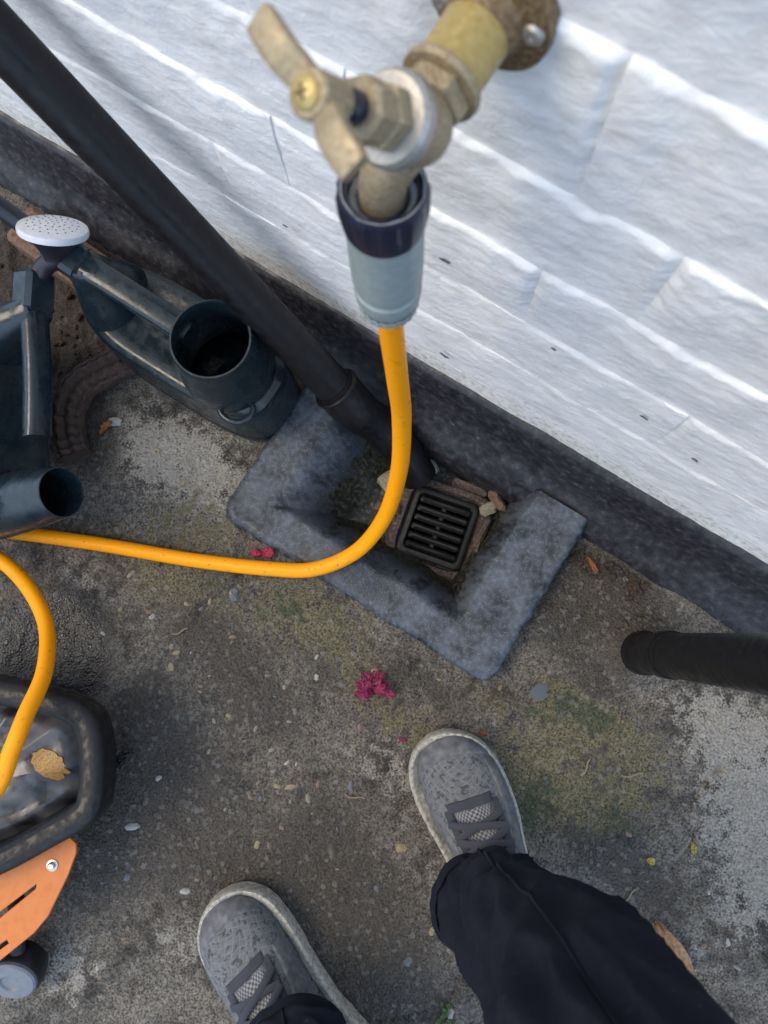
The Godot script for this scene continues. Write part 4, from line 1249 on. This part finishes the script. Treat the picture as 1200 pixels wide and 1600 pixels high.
# ---------------------------------------------------------------- person
func shoe(parent: Node, label: String, toe: Vector3, dir: Vector3, mirror_x: float, turn: float) -> void:
	# local: x across (outer side positive), y up, z from toe to heel
	var zd := dir.normalized()
	var xd := Vector3.UP.cross(zd).normalized() * mirror_x
	var L := 0.285
	var hw := func(s: float) -> float:
		return lut([0.0, 0.012, 0.03, 0.06, 0.10, 0.16, 0.24, 0.34, 0.48, 0.62, 0.78, 0.90, 0.96, 0.99, 1.0], [0.006, 0.018, 0.028, 0.038, 0.0455, 0.0515, 0.0535, 0.052, 0.0455, 0.0405, 0.039, 0.036, 0.028, 0.016, 0.005], s)
	var mid := func(s: float) -> float:      # the last bends inwards at the toe
		return lut([0.0, 0.15, 0.4, 0.6, 1.0], [-0.010, -0.006, 0.002, 0.004, 0.0], s)
	var top := func(s: float) -> float:
		return lut([0.0, 0.02, 0.06, 0.12, 0.22, 0.32, 0.42, 0.52, 0.62, 0.75, 0.9, 1.0], [0.008, 0.018, 0.027, 0.034, 0.041, 0.049, 0.061, 0.076, 0.084, 0.080, 0.074, 0.05], s)
	var xf := Transform3D(Basis(xd, Vector3.UP, zd), toe)
	var surf := func(s: float, v: float, lift: float) -> Vector3:
		var a := PI * v
		var w: float = hw.call(s) - 0.0070 + lift
		var h: float = top.call(s) + lift
		var c := cos(a); var q := sin(a)
		var p := Vector3(mid.call(s) + 0.0035 + signf(c) * pow(absf(c), 0.78) * w, 0.022 + pow(q, 0.74) * h, s * L)
		p.y += nf.get_noise_2d(p.x * 60.0 + turn, p.z * 60.0) * 0.0014 + nz.get_noise_2d(p.x * 40.0 + turn * 3.0, p.z * 40.0) * 0.0014
		return xf * p
	var b := MB.new()
	b.sheet(64, 40, func(u: float, v: float): return surf.call(u, v, 0.0), Vector3.UP, func(u: float, v: float): return Vector2(u * 1.35, v * 0.62).rotated(0.5))
	var up := part("shoe", b.smooth(), M.ripstop, parent)
	up.set_meta("label", label)
	# midsole with a flared rim
	b = MB.new()
	var rs := []
	for lv in [[-0.004, 0.0012], [0.0005, 0.004], [0.0015, 0.010], [-0.0002, 0.015], [0.0012, 0.020], [0.0008, 0.027], [-0.0012, 0.030], [-0.0045, 0.030], [-0.012, 0.022]]:
		var ring := []
		for side in [1.0, -1.0]:
			for i in 40:
				var f := i / 39.0 if side > 0 else 1.0 - i / 39.0
				var s := 0.5 - 0.5 * cos(PI * f)
				var w: float = maxf(0.003, hw.call(s) + lv[0])
				var zz := s * L
				if s < 0.05:
					zz -= lv[0] * (1.0 - s / 0.05)
				if s > 0.95:
					zz += lv[0] * (s - 0.95) / 0.05
				var spring := 0.010 * pow(maxf(0.0, 1.0 - s / 0.22), 2.0)
				var p := Vector3(mid.call(s) + side * w, lv[1] + spring * (0.3 + 0.7 * lv[1] / 0.03), zz)
				p.x += nf.get_noise_2d(zz * 120.0, lv[1] * 200.0 + side) * 0.0009
				ring.append(xf * p)
		rs.append(ring)
	b.rings(rs)
	part("sole", b.done(50.0), M.sole_foam, up)
	# overlays: toe guard, side panels, lace stays, tongue
	var strip := func(n: String, m: Material, s0: float, s1: float, v0: float, v1: float, lift: float, wob: float) -> void:
		var q := MB.new()
		q.sheet(28, 14, func(u: float, v: float):
			var s := lerpf(s0, s1, u)
			var vv := lerpf(v0, v1, v) + wob * sin(u * PI)
			var e := minf(minf(u, 1.0 - u) * 14.0, minf(v, 1.0 - v) * 7.0)
			return surf.call(s, vv, lift * clampf(e * 1.5, -1.0, 1.0) - 0.0008), Vector3.UP)
		part(n, q.smooth(), m, up)
	var q := MB.new()
	q.sheet(20, 40, func(u: float, v: float):
		var e := minf(u, 1.0 - u) * 10.0
		var depth := 0.04 + 0.055 * pow(sin(v * PI), 0.6) + 0.10 * (1.0 - sin(v * PI))
		return surf.call(lerpf(0.004, depth, u), v, 0.0018 * clampf(e, 0.0, 1.0) - 0.0004), Vector3.UP)
	part("toe_guard", q.smooth(), M.shoe_overlay, up)
	strip.call("side_panel", M.shoe_overlay, 0.13, 0.72, 0.02, 0.24, 0.0022, 0.035)
	strip.call("side_panel", M.shoe_overlay, 0.26, 0.72, 0.98, 0.76, 0.0022, -0.02)
	strip.call("lace_stay", M.lace_cloth, 0.27, 0.66, 0.30, 0.385, 0.0030, 0.0)
	strip.call("lace_stay", M.lace_cloth, 0.27, 0.66, 0.70, 0.615, 0.0030, 0.0)
	strip.call("tongue", M.tongue_mesh, 0.285, 0.66, 0.385, 0.615, 0.0028, 0.0)
	strip.call("toe_seam", M.lace_cloth, 0.248, 0.285, 0.33, 0.67, 0.0026, 0.0)
	for k in 4:
		for d in [0, 1]:
			var s0 := 0.315 + k * 0.062
			q = MB.new()
			var path := []
			for i in 9:
				var f := i / 8.0
				var v := lerpf(0.335, 0.665, f if d == 0 else 1.0 - f)
				path.append(surf.call(s0 + f * 0.058, v, 0.0062 + 0.0016 * sin(f * PI) + d * 0.0012))
			q.tube(path, 0.0040, 10, true, true, 0.34)
			part("lace", q.done(), M.lace_cloth, up)

func capsule(p: Vector3, a: Vector3, b: Vector3, ra: float, rb: float) -> float:
	var ab := b - a
	var k := clampf((p - a).dot(ab) / ab.length_squared(), 0.0, 1.0)
	return (p - a - ab * k).length() - lerpf(ra, rb, k)

func body_mesh(bones: Array, cell: float, soft: float) -> ArrayMesh:    # surface nets over a smooth union of tapered bones
	var lo := Vector3.INF; var hi := -Vector3.INF
	for q in bones:
		var r: float = maxf(q[2], q[3]) + cell * 3.0
		lo = lo.min(q[0] - Vector3.ONE * r).min(q[1] - Vector3.ONE * r)
		hi = hi.max(q[0] + Vector3.ONE * r).max(q[1] + Vector3.ONE * r)
	var d := Vector3i(((hi - lo) / cell).ceil()) + Vector3i.ONE
	var f := PackedFloat32Array(); f.resize(d.x * d.y * d.z); f.fill(1.0)
	for q in bones:
		var r: float = maxf(q[2], q[3]) + cell * 2.0 + soft
		var a := Vector3i(((q[0].min(q[1]) - Vector3.ONE * r - lo) / cell).floor()).clamp(Vector3i.ZERO, d - Vector3i.ONE)
		var c := Vector3i(((q[0].max(q[1]) + Vector3.ONE * r - lo) / cell).ceil()).clamp(Vector3i.ZERO, d - Vector3i.ONE)
		for z in range(a.z, c.z + 1):
			for y in range(a.y, c.y + 1):
				for x in range(a.x, c.x + 1):
					var i := (z * d.y + y) * d.x + x
					var e := capsule(lo + Vector3(x, y, z) * cell, q[0], q[1], q[2], q[3])
					var g := f[i]
					var h := maxf(soft - absf(e - g), 0.0) / soft
					f[i] = minf(e, g) - h * h * soft * 0.25
	var mb := MB.new()
	var idx := {}
	var st := [1, d.x, d.x * d.y]
	for z in d.z - 1:
		for y in d.y - 1:
			for x in d.x - 1:
				var i := (z * d.y + y) * d.x + x
				if absf(f[i]) > cell * 2.0:
					continue
				var s := Vector3.ZERO
				var n := 0
				for e in [[0, 1], [2, 3], [4, 5], [6, 7], [0, 2], [1, 3], [4, 6], [5, 7], [0, 4], [1, 5], [2, 6], [3, 7]]:
					var ca := Vector3i(e[0] & 1, (e[0] >> 1) & 1, e[0] >> 2)
					var cb := Vector3i(e[1] & 1, (e[1] >> 1) & 1, e[1] >> 2)
					var fa := f[i + ca.x + ca.y * st[1] + ca.z * st[2]]
					var fb := f[i + cb.x + cb.y * st[1] + cb.z * st[2]]
					if (fa < 0.0) != (fb < 0.0):
						s += Vector3(ca).lerp(Vector3(cb), fa / (fa - fb))
						n += 1
				if n > 0:
					idx[i] = mb.add_v(lo + (Vector3(x, y, z) + s / n) * cell)
	for i in idx:
		for ax in 3:
			var u: int = st[(ax + 1) % 3]
			var v: int = st[(ax + 2) % 3]
			var a := f[i]
			var b := f[i + st[ax]]
			if (a < 0.0) != (b < 0.0) and idx.has(i - u) and idx.has(i - v) and idx.has(i - u - v):
				if a < 0.0:
					mb.quad(idx[i], idx[i - v], idx[i - u - v], idx[i - u])
				else:
					mb.quad(idx[i], idx[i - u], idx[i - u - v], idx[i - v])
	return mb.smooth()

func trouser_leg(b: MB, pts: Array, rad: Array, hem_dir: Vector3, seed_: float) -> void:
	var path := curve(pts, 22)
	var fold := FastNoiseLite.new()
	fold.seed = 77; fold.frequency = 1.0; fold.fractal_type = FastNoiseLite.FRACTAL_NONE
	var n := path.size()
	var rs := []
	for k in n:
		var f := float(k) / (n - 1)
		var d: Vector3 = (path[mini(k + 1, n - 1)] - path[maxi(k - 1, 0)]).normalized()
		var s := d.cross(Vector3(0.3, 0.1, 1.0)).normalized()
		var u := s.cross(d).normalized()
		var kk := f * (rad.size() - 1)
		var i0 := mini(int(kk), rad.size() - 2)
		var r: float = lerpf(rad[i0], rad[i0 + 1], smoothstep(0.0, 1.0, kk - i0))
		var ring := []
		for i in 96:
			var a := TAU * i / 96
			var o := s * cos(a) + u * sin(a)
			# folds slant round the leg, deepest above the hem and at the knee
			var q := fold.get_noise_3d(o.x * 1.1 + seed_, f * 7.0 + cos(a + seed_) * 1.3, o.z * 1.1)
			var g := fold.get_noise_3d(o.x * 0.7, f * 3.0 + seed_ * 2.0, o.z * 0.7)
			var amp := lut([0.0, 0.05, 0.2, 0.45, 0.62, 1.0], [0.05, 0.13, 0.18, 0.16, 0.15, 0.06], f)
			var ridge := 1.0 - 2.4 * sqrt(q * q + 0.012) + 0.25 * pow(maxf(0.0, 1.0 - absf(q) * 1.6), 3.0)
			var rr := r * (1.0 + amp * (ridge - 0.5) * 0.8 + amp * g * 1.2)
			rr *= 1.0 + 0.10 * smoothstep(0.44, 0.475, f + 0.03 * cos(a + 0.6)) - 0.07 * smoothstep(0.475, 0.7, f)
			if f < 0.12:
				rr += hem_dir.dot(o) * 0.022 * (1.0 - f / 0.12)
			var p: Vector3 = path[k] + o * rr
			if f < 0.1:
				p.y -= (0.018 * maxf(0.0, -hem_dir.dot(o)) + 0.006 * q) * (1.0 - f / 0.1)
			ring.append(p)
		rs.append(ring)
	for e in [0, 1]:        # felled side seams
		var line := []
		for k in range(2, n - 2):
			line.append(rs[k][14 + e * 48] + (rs[k][14 + e * 48] - path[k]).normalized() * 0.0006)
		b.tube(line, 0.0022, 6, true, true, 0.6)
	var hem := []
	for i in 97:             # stitched hem
		hem.append(rs[2][i % 96] + (rs[2][i % 96] - path[2]).normalized() * 0.0002)
	b.tube(hem, 0.0014, 6)
	# the cloth turns in at the hem
	var turned := []
	var c: Vector3 = path[0]
	for p in rs[0]:
		turned.append(p.lerp(c, 0.08) + Vector3(0, 0.012, 0))
	rs.push_front(turned)
	b.rings(rs, false, true)

func build_person() -> void:
	var t := thing("person", "person in dark trousers and grey trainers standing on the concrete", "person")
	shoe(t, "grey trainer with cream sole beside the gully slab", Vector3(0.098, 0.001, 0.078), Vector3(0.76, 0, 0.65), 1.0, 1.0)
	shoe(t, "dusty grey trainer with cream sole away from the gully", Vector3(-0.028, 0.001, 0.388), Vector3(0.97, 0, 0.22), -1.0, 7.0)
	var b := MB.new()
	trouser_leg(b, [Vector3(0.224, 0.090, 0.190), Vector3(0.228, 0.15, 0.184), Vector3(0.238, 0.23, 0.176), Vector3(0.252, 0.36, 0.164), Vector3(0.268, 0.50, 0.166), Vector3(0.325, 0.70, 0.225), Vector3(0.40, 0.88, 0.275)], [0.047, 0.054, 0.058, 0.061, 0.064, 0.070, 0.085, 0.10], Vector3(-0.6, 0, 0.6).normalized(), 2.0)
	trouser_leg(b, [Vector3(0.134, 0.084, 0.430), Vector3(0.158, 0.14, 0.436), Vector3(0.21, 0.26, 0.44), Vector3(0.26, 0.42, 0.44), Vector3(0.32, 0.58, 0.44), Vector3(0.38, 0.74, 0.43), Vector3(0.42, 0.88, 0.41)], [0.048, 0.054, 0.058, 0.064, 0.070, 0.078, 0.09, 0.10], Vector3(-0.5, 0, -0.4).normalized(), 11.0)
	part("trousers", b.smooth(), M.trouser_cloth, t)
	# the body itself, one surface from feet to head
	var hipR := Vector3(0.41, 0.90, 0.28); var hipL := Vector3(0.42, 0.90, 0.41)
	var chest := Vector3(0.43, 1.28, 0.35); var neck := Vector3(0.40, 1.47, 0.35); var head := Vector3(0.35, 1.60, 0.35)
	var shR := Vector3(0.42, 1.40, 0.18); var shL := Vector3(0.42, 1.40, 0.52)
	var elR := Vector3(0.40, 1.13, 0.13); var elL := Vector3(0.44, 1.12, 0.60)
	var haR := Vector3(0.22, 1.16, 0.10); var haL := Vector3(0.30, 0.98, 0.62)
	var bones := [[Vector3(0.226, 0.08, 0.188), Vector3(0.246, 0.42, 0.168), 0.026, 0.032], [Vector3(0.246, 0.42, 0.168), hipR, 0.034, 0.06], [Vector3(0.156, 0.08, 0.436), Vector3(0.26, 0.44, 0.44), 0.026, 0.032], [Vector3(0.26, 0.44, 0.44), hipL, 0.034, 0.06], [hipR, hipL, 0.09, 0.09], [Vector3(0.415, 0.92, 0.345), chest, 0.11, 0.13], [chest, neck, 0.11, 0.055], [shR, shL, 0.062, 0.062], [neck, head, 0.055, 0.06], [head, head + Vector3(0.02, 0.05, 0), 0.088, 0.086], [head + Vector3(-0.02, -0.05, 0), head + Vector3(-0.035, -0.075, 0), 0.06, 0.045], [head + Vector3(-0.085, 0.01, 0), head + Vector3(-0.103, -0.015, 0), 0.012, 0.015], [shR, elR, 0.052, 0.042], [elR, haR, 0.04, 0.028], [shL, elL, 0.052, 0.042], [elL, haL, 0.04, 0.028]]
	for h in [[haR, Vector3(-0.8, -0.1, 0.1), Vector3(0, 0.3, 1.0)], [haL, Vector3(-0.35, -0.9, 0.1), Vector3(1.0, -0.3, 0.0)]]:
		var dd: Vector3 = h[1].normalized()
		var sd: Vector3 = (h[2] - dd * dd.dot(h[2])).normalized()
		bones.append([h[0], h[0] + dd * 0.075, 0.026, 0.030])
		for k in 4:
			var root: Vector3 = h[0] + dd * 0.08 + sd * (k - 1.5) * 0.019
			bones.append([root, root + dd * [0.055, 0.07, 0.065, 0.05][k] + dd.cross(sd) * 0.02, 0.0095, 0.008])
		bones.append([h[0] + dd * 0.03 - sd * 0.02, h[0] + dd * 0.075 - sd * 0.058, 0.011, 0.009])
	part("body", body_mesh(bones, 0.02, 0.03), M.skin, t)
	part("jacket", body_mesh([[Vector3(0.415, 0.80, 0.345), Vector3(0.42, 1.0, 0.345), 0.15, 0.15], [Vector3(0.405, 0.82, 0.27), Vector3(0.415, 0.82, 0.42), 0.135, 0.135], [Vector3(0.42, 1.0, 0.345), chest, 0.15, 0.16], [chest, neck, 0.14, 0.075], [shR, shL, 0.085, 0.085], [shR, elR, 0.072, 0.062], [elR, elR.lerp(haR, 0.85), 0.06, 0.048], [shL, elL, 0.072, 0.062], [elL, elL.lerp(haL, 0.85), 0.06, 0.048]], 0.024, 0.05), M.jacket_cloth, t)
	part("hair", body_mesh([[head + Vector3(0.028, 0.055, 0), head + Vector3(0.045, 0.01, 0), 0.089, 0.082], [head + Vector3(-0.03, 0.075, 0), head + Vector3(0.03, 0.08, 0), 0.07, 0.075]], 0.012, 0.03), M.hair, t)

# ---------------------------------------------------------------- small things on the ground
func petal_mesh(l: float, w: float, curl: float, seed_: float) -> ArrayMesh:
	var b := MB.new()
	b.sheet(10, 8, func(u: float, v: float):
		var a: float = (v - 0.5) * 2.0
		var ww: float = w * pow(sin(clampf(u * 0.86 + 0.07, 0.0, 1.0) * PI), 0.6) * (0.6 + 0.4 * u)
		var y: float = curl * sin(u * 2.4) + 0.25 * w * a * a + nf.get_noise_2d(u * 8.0 + seed_, a * 6.0 + seed_) * w * 0.75
		return Vector3(u * l, y, a * ww), Vector3.UP)
	return b.smooth()

func flat_leaf(n: String, label: String, cat: String, mt: Material, p: Vector2, l: float, w: float, turn: float, curl: float, y := 0.002, group := "") -> void:
	var o := part(n, petal_mesh(l, w, curl, p.x * 90.0 + turn), mt, self)
	tag(o, label, cat, group)
	o.rotation = Vector3(rng.randf_range(-0.1, 0.1), turn, 0.06)
	o.position = Vector3(p.x, ground_y(p.x, p.y) + y, p.y)

func build_litter() -> void:
	var f := thing("fallen_flower", "crumpled magenta flower head on the bare concrete", "flower")
	f.position = Vector3(-0.003, ground_y(-0.003, 0.078) + 0.003, 0.078)
	for k in 14:
		var layer := k / 7
		var a := atan2(0.839, -0.524) + lerpf(-1.75, 1.75, (k % 7) / 6.0) + layer * 0.22 + rng.randf_range(-0.1, 0.1)
		var o := part("petal", petal_mesh(0.022 - layer * 0.006 + rng.randf() * 0.005, 0.0060, 0.003 + layer * 0.003, k * 3.7), M.petal_magenta, f)
		o.rotation = Vector3(rng.randf_range(-0.3, 0.3), a, 0.10 + layer * 0.30)
		o.position = Vector3(0.006, layer * 0.002, 0.009)
	var b := MB.new()
	b.lathe(Transform3D(), [Vector2(0.003, -0.003), Vector2(0.005, 0.001), Vector2(0.0035, 0.005)], 12)
	part("flower_centre", b.done(), M.rust_leaf, f)
	var rp := thing("red_petal", "two joined bright red petals lying against the slab corner", "petal")
	rp.position = Vector3(-0.205, 0.004, 0.020)
	var pm := part("petal", petal_mesh(0.017, 0.0068, 0.003, 5.0), M.petal_red, rp)
	pm.rotation = Vector3(0.2, 0.5, 0.05)
	pm = part("petal", petal_mesh(0.014, 0.0055, 0.002, 15.0), M.petal_red, rp)
	pm.rotation = Vector3(-0.3, 3.5, 0.05)
	pm.position = Vector3(0.002, 0, 0.001)
	flat_leaf("dead_leaf", "large curled tan leaf beside the trouser leg", "leaf", M.dead_leaf, Vector2(0.412, 0.132), 0.062, 0.016, -0.49, 0.012, 0.004)
	flat_leaf("leaf_scrap", "orange brown leaf scrap in the corner between slab and plinth", "leaf", M.rust_leaf, Vector2(0.137, -0.188), 0.024, 0.004, -0.5, 0.003)
	flat_leaf("leaf_scrap", "pale mustard leaf scrap by the crack in the concrete", "leaf", M.yellow_leaf, Vector2(0.408, 0.035), 0.012, 0.004, -0.9, 0.001)
	flat_leaf("leaf_scrap", "bright yellow leaf scrap lying on dark stained concrete", "leaf", M.yellow_leaf, Vector2(0.373, 0.080), 0.010, 0.005, 0.4, 0.001)
	flat_leaf("leaf_scrap", "rust orange leaf scrap beside the corroded iron bar", "leaf", M.rust_leaf, Vector2(-0.463, 0.004), 0.022, 0.006, 1.4, 0.003)
	flat_leaf("leaf_scrap", "small pink petal scrap above the grey trainer toe", "leaf", M.petal_magenta, Vector2(0.058, 0.118), 0.009, 0.003, 0.3, 0.001)
	flat_leaf("leaf_scrap", "reddish leaf scrap touching the toe of the trainer", "leaf", M.rust_leaf, Vector2(0.136, 0.063), 0.008, 0.0035, 0.9, 0.002)
	flat_leaf("leaf_scrap", "green leaf scrap in the earth by the watering can", "leaf", M.green_leaf, Vector2(-0.508, -0.098), 0.010, 0.005, 0.3, 0.003)
	flat_leaf("leaf_scrap", "yellow leaf scrap in the earth by the watering can", "leaf", M.yellow_leaf, Vector2(-0.520, -0.075), 0.011, 0.004, 1.1, 0.003)
	var tw := [[Vector2(0.050, 0.203), 0.024, 0.3, "pale bent twig between the two trainers"], [Vector2(0.312, 0.006), 0.026, 0.6, "thin twig on the mossy concrete"], [Vector2(0.375, 0.125), 0.022, 1.2, "thin twig on dark concrete by the tan leaf"], [Vector2(0.262, 0.028), 0.022, 1.5, "short twig on moss near the trainer toe"], [Vector2(-0.545, -0.13), 0.045, 0.9, "pale twig in the earth behind the iron bar"], [Vector2(-0.235, 0.155), 0.02, 0.8, "short straw on the dark worn concrete"]]
	for s in tw:
		b = MB.new()
		var pts := []
		for k in 5:
			var u := (k / 4.0 - 0.5) * s[1] as float
			pts.append(Vector3(u, 0.0012, sin(k * 1.3) * 0.002))
		b.tube(curve(pts, 3), 0.0008, 6)
		var o := part("twig", b.done(), M.twig, self)
		tag(o, s[3], "twig", "twigs on the ground")
		o.rotation.y = s[2]
		o.position = Vector3(s[0].x, ground_y(s[0].x, s[0].y) + 0.001, s[0].y)
	# flattened grey spot of gum
	b = MB.new()
	b.lathe(Transform3D(), [Vector2(0.0118, -0.002), Vector2(0.0115, 0.0004), Vector2(0.009, 0.0012), Vector2(0.002, 0.0014)], 22, func(a: float, _h: float, r: float): return r * (1.0 + 0.07 * sin(a * 3.0) + 0.04 * sin(a * 5.0 + 1.0)))
	var gum := part("grey_spot", b.done(), M.gum, self)
	tag(gum, "flat round grey spot stuck on the concrete near the slab corner", "spot")
	gum.position = Vector3(0.174, ground_y(0.174, -0.018), -0.018)
	# weed in the crack
	var wd := thing("weed", "small green weed growing from a crack behind the trainers", "weed")
	wd.position = Vector3(0.262, -0.002, 0.343)
	for k in 9:
		var o := part("leaf", petal_mesh(rng.randf_range(0.006, 0.011), 0.0030, 0.003, k * 2.0), M.green_leaf, wd)
		o.rotation = Vector3(rng.randf_range(-0.4, 0.4), TAU * k / 9.0 + rng.randf() * 0.5, rng.randf_range(0.1, 0.6))
		o.position = Vector3(rng.randf_range(-0.006, 0.006), 0.002, rng.randf_range(-0.012, 0.012))
	# old brick edging and the corroded bar by the cans
	b = MB.new()
	b.box(Transform3D(Basis(Vector3.UP, -0.05), Vector3(-0.60, 0.018, -0.165)), Vector3(0.21, 0.05, 0.055), 0.006)
	var e := part("edging_brick", b.done(), M.old_brick, self)
	tag(e, "worn brown edging brick lying along the plinth", "brick")
	b = MB.new()
	var bp := curve([Vector3(-0.480, 0.014, -0.100), Vector3(-0.497, 0.018, -0.070), Vector3(-0.512, 0.022, -0.035), Vector3(-0.508, 0.020, 0.0), Vector3(-0.490, 0.015, 0.028), Vector3(-0.470, 0.010, 0.045)], 8)
	var rs := []
	for k in bp.size():
		var d: Vector3 = (bp[mini(k + 1, bp.size() - 1)] - bp[maxi(k - 1, 0)]).normalized()
		var s := d.cross(Vector3.UP).normalized()
		var ring := []
		for i in 56:
			var a := TAU * i / 56
			var c := cos(a)
			var q := sin(a)
			var rib := (0.0065 * absf(sin(c * 5.5)) + 0.0022 * sin(k * 1.9) + 0.002 * nf.get_noise_2d(k * 0.9, c * 5.0)) * maxf(0.0, q)
			var r := 1.0 + 0.10 * nf.get_noise_3d(k * 0.8, c * 3.0, q * 3.0)
			ring.append(bp[k] + s * signf(c) * pow(absf(c), 0.7) * 0.021 * r + Vector3.UP * (signf(q) * pow(absf(q), 0.7) * 0.011 * r + rib))
		rs.append(ring)
	b.rings(rs)
	var bar := part("iron_bar", b.done(50.0), M.rusty_iron, self)
	tag(bar, "corroded brown ribbed iron bar between the two watering cans", "iron bar")
	# crumbs of earth and leaf along the wall
	b = MB.new()
	for k in 260:
		var x := rng.randf_range(-0.82, -0.47)
		var z := rng.randf_range(-0.19, 0.02)
		if k % 4 == 0:
			x = rng.randf_range(0.12, 0.22); z = rng.randf_range(-0.20, -0.17)
		var s := rng.randf_range(0.0015, 0.005)
		b.box(Transform3D(Basis.from_euler(Vector3(rng.randf() * 3.0, rng.randf() * 3.0, 0)), Vector3(x, ground_y(x, z) + s * 0.4, z)), Vector3(s * 2.0, s, s * 1.4), s * 0.25)
	var cr := part("earth_crumbs", b.done(), M.soil, self)
	cr.set_meta("kind", "stuff")
	tag(cr, "crumbs of dark earth and leaf litter along the plinth", "earth")

# ----------------------------------------------------------------
func _ready() -> void:
	# camera
	var cam := Camera3D.new()
	cam.name = "camera"
	cam.transform = Transform3D(Basis(Vector3(0.8450, -0.0329, -0.5338), Vector3(-0.5241, 0.1480, -0.8387), Vector3(0.1066, 0.9884, 0.1078)).orthonormalized(), Vector3(0, 0.95, 0))
	var ca := CameraAttributesPhysical.new()
	ca.frustum_focal_length = 18.03
	ca.frustum_focus_distance = 0.92
	ca.exposure_aperture = 5.0
	ca.frustum_far = 200.0
	ca.frustum_near = 0.05
	cam.attributes = ca
	cam.far = 200.0
	add_child(cam)
	cam.current = true
	# sky and sun: a bright, thinly overcast day
	var env := Environment.new()
	env.background_mode = Environment.BG_SKY
	var sm := ProceduralSkyMaterial.new()
	sm.sky_top_color = Color(0.765, 0.87, 1.0)
	sm.sky_horizon_color = Color(0.70, 0.785, 0.90)
	sm.sky_curve = 0.4
	sm.ground_bottom_color = Color(0.25, 0.24, 0.23)
	sm.ground_horizon_color = Color(0.55, 0.55, 0.55)
	sm.sun_angle_max = 1.0
	var sky := Sky.new()
	sky.sky_material = sm
	env.sky = sky
	env.tonemap_mode = Environment.TONE_MAPPER_LINEAR
	env.tonemap_exposure = 2.5
	env.sdfgi_enabled = true
	env.ssao_enabled = true
	env.ssil_enabled = true
	var we := WorldEnvironment.new()
	we.name = "world_environment"
	we.environment = env
	add_child(we)
	var sun := DirectionalLight3D.new()
	sun.name = "sun"
	sun.light_color = Color(1.0, 0.95, 0.88)
	sun.light_energy = 0.3
	sun.light_angular_distance = 32.0
	sun.shadow_enabled = true
	sun.look_at_from_position(Vector3(-0.6, 1.0, 0.45), Vector3.ZERO, Vector3.UP)
	add_child(sun)

	rng.seed = 20240611
	nz.seed = 5; nz.frequency = 1.0; nz.fractal_octaves = 2
	nf.seed = 6; nf.frequency = 1.0; nf.fractal_octaves = 3
	var t0 := Time.get_ticks_msec()
	make_materials()
	build_ground()
	print("ground ", Time.get_ticks_msec() - t0)
	build_wall()
	print("wall ", Time.get_ticks_msec() - t0)
	build_gully()
	build_pipes()
	print("gully ", Time.get_ticks_msec() - t0)
	build_tap()
	build_cans()
	build_tub()
	print("things ", Time.get_ticks_msec() - t0)
	build_person()
	print("person ", Time.get_ticks_msec() - t0)
	build_litter()
	clean(self)
	print("done ", Time.get_ticks_msec() - t0, " fov ", cam.fov)
